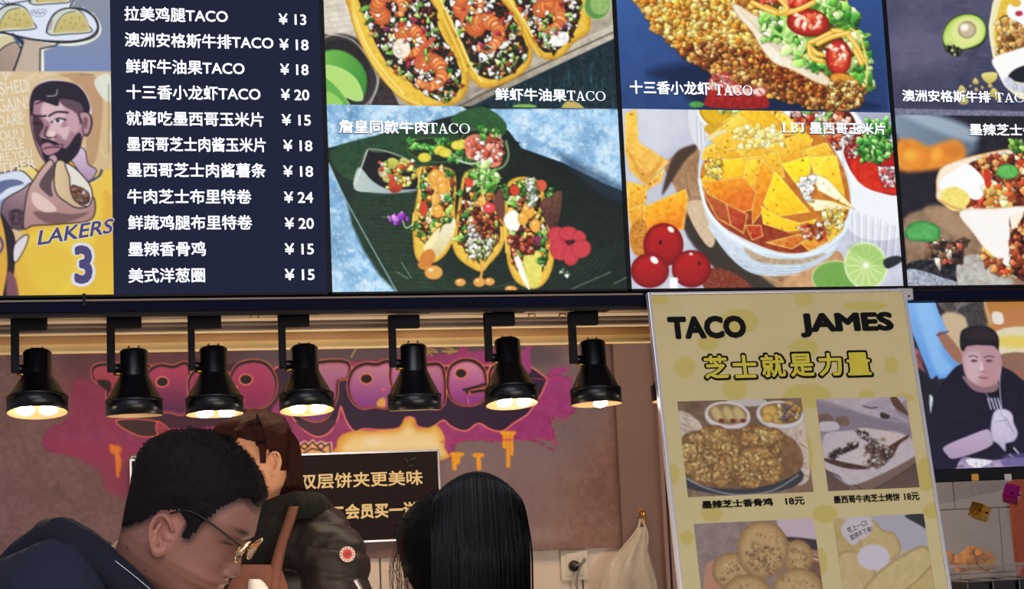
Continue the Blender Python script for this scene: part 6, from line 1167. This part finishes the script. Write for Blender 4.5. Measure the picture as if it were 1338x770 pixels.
# hair: a shell over the skull that thins towards its edge, and short tufts
def hair_shell(H, poly, sc, t, ma, thick=9, top=124, seed=1, tufts=5200, tl=.010, name='hair', curl=.4, low=-50):
    k = sc; bm = bmesh.new(); P = H.grid(low*k, top*k, 120, 150); rng = np.random.default_rng(seed); nz = vnoise(121, 150, 6, rng, 3); R = []; keep = np.zeros((121, 150), bool)
    fu = np.array([[(p[0]/k, p[2]/k) for p in row] for row in P]); keep = inpoly(poly, fu[..., 0], fu[..., 1]) & inpoly(poly, fu[..., 0]+2.5*nz, fu[..., 1]+4*nz)
    d = np.zeros(keep.shape); cur = keep.copy()
    for i in range(10):
        d += cur; n = cur.copy(); n[1:] &= cur[:-1]; n[:-1] &= cur[1:]; n &= np.roll(cur, 1, 1)&np.roll(cur, -1, 1); n[0] = False; cur = n
    th = np.minimum(1, d/8)
    for i, row in enumerate(P):
        u = fu[i, :, 1]; R.append([])
        for j in range(150):
            hgt = np.clip((u[j]-5)/60, .15, 1); gq = (thick*hgt*th[i, j]+1.2*nz[i, j]*th[i, j])*k+.0006
            f_, l_, u_ = P[i][j]; c0 = np.array([-4*k, 0, 40*k]); v = np.array([f_, l_, u_])-c0; v = v/np.linalg.norm(v); R[-1].append(bm.verts.new(H.W(*(np.array([f_, l_, u_])+v*gq))))
    for i in range(120):
        for j in range(150):
            if keep[i, j] or keep[i+1, j]: bm.faces.new((R[i][j], R[i][(j+1) % 150], R[i+1][(j+1) % 150], R[i+1][j]))
    cap = [R[120][j] for j in range(150)]; bm.faces.new(cap)
    for v in [v for v in bm.verts if not v.link_faces]: bm.verts.remove(v)
    h = obj(name, bm, ma, t, True)
    V = []; Fc = []; idx = np.argwhere(keep&(th > .15))
    for q in range(tufts):
        i, j = idx[rng.integers(len(idx))]; a = rng.random(2); f_, l_, u_ = P[i][j]; v = np.array([f_, l_, u_])-np.array([-4*k, 0, 40*k]); v /= np.linalg.norm(v); p = np.array([f_, l_, u_])+v*(thick*np.clip((u_/k-5)/60, .12, 1)*th[i, j]*k-.001)+rng.normal(0, .0012, 3)
        dr = v*.8+np.array([.35, 0, -.45])*curl+rng.normal(0, .35, 3); dr /= np.linalg.norm(dr); ln = tl*rng.uniform(.4, 1)*np.clip((u_/k-5)/60, .15, 1); sd = np.cross(dr, rng.normal(0, 1, 3)); sd = sd/np.linalg.norm(sd)*.0006
        n = len(V); V += [H.W(*(p+sd)), H.W(*(p-sd)), H.W(*(p+dr*ln))]; Fc.append((n, n+1, n+2))
    o = raw('short_hair', V, Fc, ma, h); o['kind'] = 'stuff'; return h
hair_shell(HM, HIR, PX, man, M['hair_matt'], 8.5)
# glasses
gl = empty('glasses', HM.W(.1, 0, .02)); gl.parent = man; gl.matrix_parent_inverse = man.matrix_world.inverted(); gl['label'] = 'thin gold-rimmed glasses with dark temples'
fc = 88*PX; uc = 27*PX
for s in (near, -near):
    bm = bmesh.new(); pts = [HM.W(fc-.004*math.cos(2*PI*i/28)**2, s*(.034+.024*math.cos(2*PI*i/28)), uc+.019*math.sin(2*PI*i/28)) for i in range(29)]; tube(bm, pts, .0011, 8); obj('rim', bm, M['gold_wire'], gl, True)
    bm = bmesh.new(); vs_ = [bm.verts.new(p_) for p_ in pts[:-1]]; bm.faces.new(vs_); bmesh.ops.solidify(bm, geom=list(bm.faces), thickness=.001); obj('lens', bm, M['lens'], gl)
    bm = bmesh.new(); tube(bm, smooth_curve([HM.W(fc-.002, s*.059, uc+.010), HM.W(fc-.012, s*.070, uc+.013), HM.W(.04, s*.0795, uc+.018), HM.W(.008, s*.083, uc+.014), HM.W(-.012, s*.083, uc-.004)]), .0016, 8); obj('temple', bm, M['dark'], gl, True)
    bm = bmesh.new(); tube(bm, smooth_curve([HM.W(fc, s*.012, uc+.002), HM.W(fc-.008, s*.011, uc-.004), HM.W(fc-.010, s*.010, uc-.010)]), .0012, 6); obj('nose_pad', bm, M['gold_wire'], gl, True)
bm = bmesh.new(); tube(bm, smooth_curve([HM.W(fc, -.012, uc+.006), HM.W(fc+.004, 0, uc+.009), HM.W(fc, .012, uc+.006)]), .0011, 8); obj('bridge', bm, M['gold_wire'], gl, True)
# hooded top
bm = bmesh.new()
balls(bm, [(P_(80, 790, 2.70), .105), (P_(40, 800, 2.74), .10), (P_(-30, 830, 2.76), .10)], .3); balls(bm, [(P_(80, 795, 2.78), .11), (P_(130, 830, 2.95), .12), (P_(140, 850, 3.05), .10)], .3)
balls(bm, [(P_(95, 860, 2.8), .17), (P_(100, 980, 2.85), .18), (P_(100, 1150, 2.9), .17)], .3)
balls(bm, [(P_(70, 815, 2.68), .09), (P_(85, 930, 2.62), .075), (P_(120, 1030, 2.58), .06), (P_(190, 1080, 2.60), .045)], .3); balls(bm, [(P_(150, 850, 3.05), .09), (P_(170, 960, 3.08), .07), (P_(230, 1050, 3.02), .045)], .3)
remesh('hooded_top', bm, .006, M['navy'], man, 8, None, wrinkle(4, .009, 16))
bm = bmesh.new()
balls(bm, [(P_(62, 699, 2.80), .024), (P_(78, 700, 2.74), .030), (P_(104, 716, 2.70), .031), (P_(132, 735, 2.68), .029), (P_(160, 758, 2.66), .026), (P_(184, 782, 2.66), .026), (P_(205, 815, 2.67), .026)], .25)
balls(bm, [(P_(62, 699, 2.80), .026), (P_(84, 696, 2.86), .026), (P_(112, 712, 2.92), .026), (P_(150, 740, 2.96), .03), (P_(190, 790, 2.97), .03)], .25)
balls(bm, [(P_(62, 712, 2.78), .036), (P_(40, 730, 2.80), .040), (P_(15, 762, 2.80), .042), (P_(0, 790, 2.8), .045)], .25); balls(bm, [(P_(80, 722, 2.74), .034), (P_(60, 755, 2.74), .040), (P_(110, 780, 2.74), .05)], .25)
remesh('hood', bm, .004, M['navy_dark'], man, 5, None, wrinkle(9, .005, 26))
bm = bmesh.new(); tube(bm, smooth_curve([P_(150, 733, 2.645), P_(172, 750, 2.64), P_(190, 765, 2.635), P_(196, 770, 2.635)]), .0008, 8); obj('drawstring', bm, M['frame_white'], man, True)
hipm = np.array(P_(100, 1150, 2.9)); hipm[2] = .95; lower_body(man, hipm, 1.3, M['trousers'])
bm = bmesh.new(); c0 = P_(100, 1150, 2.9); balls(bm, [(c0, .165), (np.array([c0[0], c0[1], .98]), .16)], .3) if c0[2] > 1.0 else None
if bm.verts: remesh('shirt_hem', bm, .012, M['navy'], man, 4)
# ---------------------------------------------------------------- young woman with a high ponytail, seen from behind
D2 = 2.6; PX2 = D2/FPX
pt = empty('person', np.array(deep(600, 770, 2.6))*[1, 1, 0]); tag(pt, 'person with long black high ponytail seen from behind, in the foreground', 'person')
gf = [(110, 0), (105, 20), (95, 45), (75, 68), (50, 80), (35, 80), (20, 80), (0, 80), (-20, 82), (-45, 82), (-60, 76), (-75, 60), (-84, 40)]; gb = [(110, -2), (105, -20), (95, -45), (75, -72), (50, -82), (20, -80), (-10, -66), (-40, -55), (-84, -45)]
gh = [(110, 1), (105, 20), (95, 40), (75, 58), (50, 66), (20, 66), (0, 63), (-30, 56), (-55, 44), (-84, 18)]
FG = CF*.93*1.0-CR*.36-CU*.10; HG = Head(deep(591, 757, D2+.06), FG, CU*.98+CF*.1, PX2*.98, gf, gb, gh, no)
bm = bmesh.new(); HG.mesh(bm); HG.ear(bm, 1, .004, -.026, .85, .1); HG.ear(bm, -1, .004, -.026, .85, .1)
balls(bm, [(deep(600, 800, D2+.05), .055), (deep(604, 880, D2+.05), .052), (deep(606, 960, D2+.07), .07)], .3)
remesh('body', bm, .0035, M['skin'], pt, 5, lambda co: np.tile(hx('c09480'), (len(co), 1)))
HG2 = [(-100, 130), (-100, -50), (-60, -50), (-30, -36), (-16, -16), (8, -6), (24, -2), (34, 20), (44, 50), (60, 72), (80, 60), (70, 130)]
hair_shell(HG, HG2, PX2*.98, pt, M['hair_dull'], 13, 110, 5, 1500, .010, 'hair')
# ponytail: strands that rise over the tie and fall
rng = np.random.default_rng(11); bm = bmesh.new()
mass = [(618, 672, 2.57, 20), (620, 662, 2.55, 30), (624, 664, 2.53, 38), (627, 684, 2.515, 48), (628, 715, 2.51, 54), (629, 755, 2.51, 56), (630, 810, 2.51, 56), (630, 880, 2.51, 46), (632, 960, 2.51, 26)]
rings = []
for i, (x, y, d, r) in enumerate(spline(np.array(mass, float), False, 4)):
    c_ = deep(x, y, d); kk = d/FPX; rings.append([bm.verts.new(c_+CR*r*kk*math.cos(a)*(1+.03*math.sin(6*a+i*.2))+CF*r*kk*.62*math.sin(a)*(1+.06*math.sin(9*a))) for a in [2*PI*q/40 for q in range(40)]])
for i in range(len(rings)-1):
    for q in range(40): bm.faces.new((rings[i][q], rings[i][(q+1) % 40], rings[i+1][(q+1) % 40], rings[i+1][q]))
bm.faces.new(rings[0][::-1]); bm.faces.new(rings[-1]); bmesh.ops.create_icosphere(bm, subdivisions=3, radius=1, matrix=Matrix.Translation(Vector(deep(621, 664, 2.53))) @ Matrix.Diagonal(Vector((.045, .035, .042, 1))))
pony = obj('ponytail', bm, M['hair'], pt, True)
V = []; Fc = []
for q in range(4200):
    s = rng.uniform(-1, 1); e = rng.uniform(-1, .35); w = math.sqrt(max(0, 1-.55*s*s)); jx = rng.normal(0, 1.2); pts = []
    end = rng.uniform(790, 940)
    ctrl = [(619+s*26, 664, 2.555), (621+s*44, 640-10*w+abs(s)*10, 2.52+e*.01), (624+s*56+jx, 624-6*w+abs(s)**2*34, 2.49+e*.018), (627+s*62+jx, 668+abs(s)**2*22, 2.462+e*.012+.035*s*s), (629+s*63+jx*1.5, 720, 2.44+.04*s*s), (630+s*62+jx*2, 770, 2.432+.045*s*s), (631+s*60+jx*3, end, 2.45+.04*s*s)]
    C_ = spline(np.array(ctrl), False, 4); hw_ = rng.uniform(.0003, .0012)
    base = len(V)
    for i, (x, y, d) in enumerate(C_):
        p = deep(x, y, d); w_ = hw_*(1-i/len(C_)*.6); V += [p-CR*w_, p+CR*w_-CF*.0004]
    for i in range(len(C_)-1): b0 = base+i*2; Fc.append((b0, b0+1, b0+3, b0+2))
o = raw('hair_strands', V, Fc, M['hair'], pony, True); o['kind'] = 'stuff'
V = []; Fc = []
for q in range(28):   # loose fine hair at the left edge
    x0 = rng.uniform(512, 530); ctrl = [(x0+rng.uniform(6, 16), rng.uniform(690, 716), 2.62), (x0-4, 735, 2.62), (x0-2+rng.normal(0, 4), 760, 2.61), (x0+rng.normal(0, 6), rng.uniform(780, 830), 2.6)]; C_ = spline(np.array(ctrl), False, 4); base = len(V)
    for i, (x, y, d) in enumerate(C_): p = deep(x, y, d); V += [p-CR*.0003, p+CR*.0003]
    for i in range(len(C_)-1): b0 = base+i*2; Fc.append((b0, b0+1, b0+3, b0+2))
o = raw('loose_hair', V, Fc, M['hair_brown'], pony, True); o['kind'] = 'stuff'
b = bmesh.new(); tube(b, [deep(617+30*math.cos(a), 664+6*math.sin(a), 2.545+.02*math.sin(a)) for a in [2*PI*i/20 for i in range(21)]], .005, 8); obj('hair_tie', b, M['dark'], pt, True)
bm = bmesh.new(); balls(bm, [(deep(480, 960, D2+.06), .075), (deep(606, 925, D2+.08), .08), (deep(730, 955, D2+.06), .075)], .3); balls(bm, [(deep(606, 980, D2+.08), .14), (deep(606, 1300, D2+.08), .135)], .3)
for s in (-1, 1): balls(bm, [(deep(606+s*125, 960, D2+.06), .07), (deep(606+s*150, 1120, D2+.05), .05), (deep(606+s*110, 1230, D2+.22), .036)], .3)
remesh('jacket', bm, .009, M['navy_dark'], pt, 6, None, wrinkle(14, .008, 14))
hp = deep(606, 1300, D2+.08); hp[2] = .95; lower_body(pt, hp, 0, M['trousers'], .9)
c0 = deep(606, 1300, D2+.08)
if c0[2] > 1.0: bm = bmesh.new(); balls(bm, [(c0, .13), (np.array([c0[0], c0[1], .98]), .14)], .3); remesh('jacket_hem', bm, .012, M['navy_dark'], pt, 4)
# ---------------------------------------------------------------- staff member in a brown apron behind the lamps
D3 = 4.25; PX3 = D3/FPX
st = empty('person', np.array(deep(380, 770, D3+.05))*[1, 1, 0]); tag(st, 'person with brown fringe, black padded jacket and brown apron behind the spotlights', 'person')
k3 = 1.21e-3*.92
f3 = (-CR*.80-CF*.50-CU*.32); HS = Head(deep(338, 604, D3), f3, CU, k3, gf, gb, gh, [(33, 0), (25, 5), (15, 8), (5, 12), (-4, 16), (-10, 14), (-16, 7), (-20, 1), (-21, 0)])
bm = bmesh.new(); HS.mesh(bm); HS.ear(bm, 1, 0, 0, .92, .1); HS.ear(bm, -1, 0, 0, .92, .1)
balls(bm, [(deep(342, 635, D3+.02), .052), (deep(348, 670, D3+.03), .052), (deep(352, 700, D3+.05), .075)], .3)
def st_col(co):
    q = co-HS.O; f = q@HS.F/k3; l = q@HS.L; u = q@HS.U/k3; al = np.abs(l); c = np.tile(np.array(hx('e0a480')), (len(co), 1))
    for uu, ul, cc, ll, lw in ((-28, 4, 'b0605a', 0, .02), (-37, 4, 'b0605a', 0, .018), (48, 3, '3a2822', .03, .016), (24, 2.4, '241a1a', .031, .012)):
        m_ = (.85*np.exp(-((u-uu)/ul)**2-((al-ll)/lw)**2)*(f > 45))[:, None]; c = c*(1-m_)+hx(cc)*m_
    return c
remesh('body', bm, .003, M['skin'], st, 6, st_col)
HS2 = [(-100, 130), (-100, -30), (-60, -40), (-20, -22), (-16, 0), (0, 34), (16, 28), (20, 60), (44, 78), (62, 66), (82, 40), (92, 60), (70, 130)]
sh_ = hair_shell(HS, HS2, k3, st, M['hair_brown'], 10, 110, 6, 600, .014, 'hair')
V = []; Fc = []; rng = np.random.default_rng(21)
def lock(c_, w_):
    base = len(V)
    for i, p in enumerate(c_): V.extend([p-HS.L*0-CR*w_, p+CR*w_])
    for i in range(len(c_)-1): b0 = base+i*2; Fc.append((b0, b0+1, b0+3, b0+2))
for q in range(900):   # long hair falling behind the ear on to the collar
    t = rng.random(); e = rng.uniform(0, 1); c_ = spline(np.array([(338+t*22, 541+t*6, D3-.02+e*.05), (352+t*30, 552+t*14, D3-.03+e*.06), (358+t*34, 585, D3-.02+e*.06), (364+t*31, 620, D3-.01+e*.06), (362+t*34+rng.normal(0, 2), rng.uniform(642, 662), D3+e*.05)]), False, 4); lock([deep(*p_) for p_ in c_], rng.uniform(.0005, .0017))
for q in range(260):   # fringe and side lock in front of the ear
    t = rng.random(); c_ = spline(np.array([(334+rng.normal(0, 4), 538, D3-.06), (318-t*26, 546+t*4, D3-.11), (304-t*30, 566+t*4, D3-.13), (296-t*26+rng.normal(0, 2), rng.uniform(586, 604), D3-.135)]), False, 4); lock([deep(*p_) for p_ in c_], rng.uniform(.0005, .0015))
for q in range(120):
    t = rng.random(); c_ = spline(np.array([(336, 541, D3-.07), (334+t*8, 556, D3-.10), (338+t*9, 580, D3-.105), (340+t*7, rng.uniform(598, 606), D3-.10)]), False, 4); lock([deep(*p_) for p_ in c_], rng.uniform(.0005, .0013))
o = raw('long_hair', V, Fc, M['hair_brown'], sh_, True); o['kind'] = 'stuff'
bm = bmesh.new()
balls(bm, [(deep(330, 720, D3+.12), .10), (deep(365, 715, D3+.08), .115), (deep(415, 712, D3+.04), .095), (deep(436, 735, D3), .085)], .3)
balls(bm, [(deep(436, 735, D3), .085), (deep(445, 800, D3-.03), .078), (deep(440, 900, D3-.05), .066), (deep(390, 940, D3-.22), .05)], .3)
balls(bm, [(deep(375, 800, D3+.08), .17), (deep(375, 950, D3+.08), .17), (deep(375, 1080, D3+.08), .165)], .3); balls(bm, [(deep(300, 735, D3+.14), .085), (deep(285, 880, D3+.1), .065), (deep(300, 930, D3-.12), .05)], .3)
def quilt(co):
    z = co[:, 2]+.35*(co[:, 0]-co[:, 0].mean())*.5; return .010*np.abs(np.sin(z*PI/.062))**.6-.004+wrinkle(31, .008, 24)(co)
jk = remesh('padded_jacket', bm, .006, M['puffer'], st, 5, None, quilt)
bm = bmesh.new(); balls(bm, [(deep(330, 690, D3-.03), .030), (deep(352, 672, D3-.04), .034), (deep(385, 660, D3-.02), .034), (deep(412, 662, D3+.02), .034), (deep(422, 672, D3+.06), .032)], .25); balls(bm, [(deep(318, 742, D3-.06), .045), (deep(332, 712, D3-.05), .040), (deep(352, 690, D3-.05), .038)], .25)
remesh('collar', bm, .005, M['fleece'], st, 3, None, wrinkle(8, .006, 60))
# apron: bib, strap, white cloth
def ribbon(name, ctrl, widths, ma, parent, th=.003, nrm=None):
    C_ = spline(np.array(ctrl, float), False, 5); Wd = np.interp(np.linspace(0, 1, len(C_)), np.linspace(0, 1, len(widths)), widths); bm = bmesh.new(); rows = []
    for i, (x, y, d) in enumerate(C_):
        rows.append([bm.verts.new(deep(x+Wd[i]*(q/4-.5), y, d+.0+.012*((q/4-.5)*2)**2)) for q in range(5)])
    for i in range(len(rows)-1):
        for q in range(4): bm.faces.new((rows[i][q], rows[i][q+1], rows[i+1][q+1], rows[i+1][q]))
    bmesh.ops.recalc_face_normals(bm, faces=bm.faces); bmesh.ops.solidify(bm, geom=list(bm.faces), thickness=th); return obj(name, bm, ma, parent, True)
ap = ribbon('apron', [(340, 738, D3-.155), (338, 752, D3-.17), (336, 800, D3-.18), (335, 960, D3-.16), (340, 1080, D3-.14)], [46, 66, 90, 110, 100], M['apron'], st)
ribbon('apron_strap', [(384, 662, D3-.085), (378, 682, D3-.115), (368, 712, D3-.145), (361, 742, D3-.165), (358, 770, D3-.18)], [13, 14, 14, 16, 20], M['apron'], st)
wc = ribbon('white_cloth', [(333, 757, D3-.20), (337, 768, D3-.205), (345, 800, D3-.20)], [14, 26, 40], M['white'], None); tag(wc, 'white folded cloth held in front of the brown apron', 'cloth')
bc = deep(454, 724.5, D3-.115); bm = bmesh.new()
nb = (CAM-bc)/np.linalg.norm(CAM-bc); Q_ = Vector(nb).to_track_quat('Z', 'Y').to_matrix().to_4x4(); Q_.translation = Vector(bc)
def disc(r, z, th=.002, seg=28): b = bmesh.new(); bmesh.ops.create_cone(b, cap_ends=True, segments=seg, radius1=r, radius2=r, depth=th, matrix=Q_ @ Matrix.Translation(Vector((0, 0, z)))); return b
bd = obj('badge', disc(.0185, 0, .01), M['white'], st); obj('badge_centre', disc(.0115, .0055, .003), M['red'], bd)
for i in range(14):
    a = 2*PI*i/14; b = bmesh.new(); box(b, np.array([-.0012, -.0022, .005]), np.array([.0012, .0022, .0062])); bmesh.ops.transform(b, matrix=Q_ @ Matrix.Rotation(a, 4, 'Z') @ Matrix.Translation(Vector((0, .0152, 0))), verts=b.verts); obj('badge_mark', b, M['red'], bd)
b = bmesh.new()
for a0 in (-.5, 0, .5): box(b, np.array([a0*.008-.0009, -.005, .007]), np.array([a0*.008+.0009, .005-abs(a0)*.004, .0078]))
bmesh.ops.transform(b, matrix=Q_, verts=b.verts); obj('badge_emblem', b, M['dark'], bd)
b = bmesh.new(); tube(b, [deep(464, 758, D3-.125), deep(474, 775, D3-.125)], .006, 8); obj('zip_pull', b, M['steel'], st)
hp = deep(375, 1080, D3+.08); hp[2] = .95; lower_body(st, hp, -2.2, M['trousers'])
c0 = deep(375, 1080, D3+.08)
if c0[2] > 1.0: bm = bmesh.new(); balls(bm, [(c0, .165), (np.array([c0[0], c0[1], .98]), .15)], .3); remesh('jacket_hem', bm, .012, M['puffer'], st, 4)
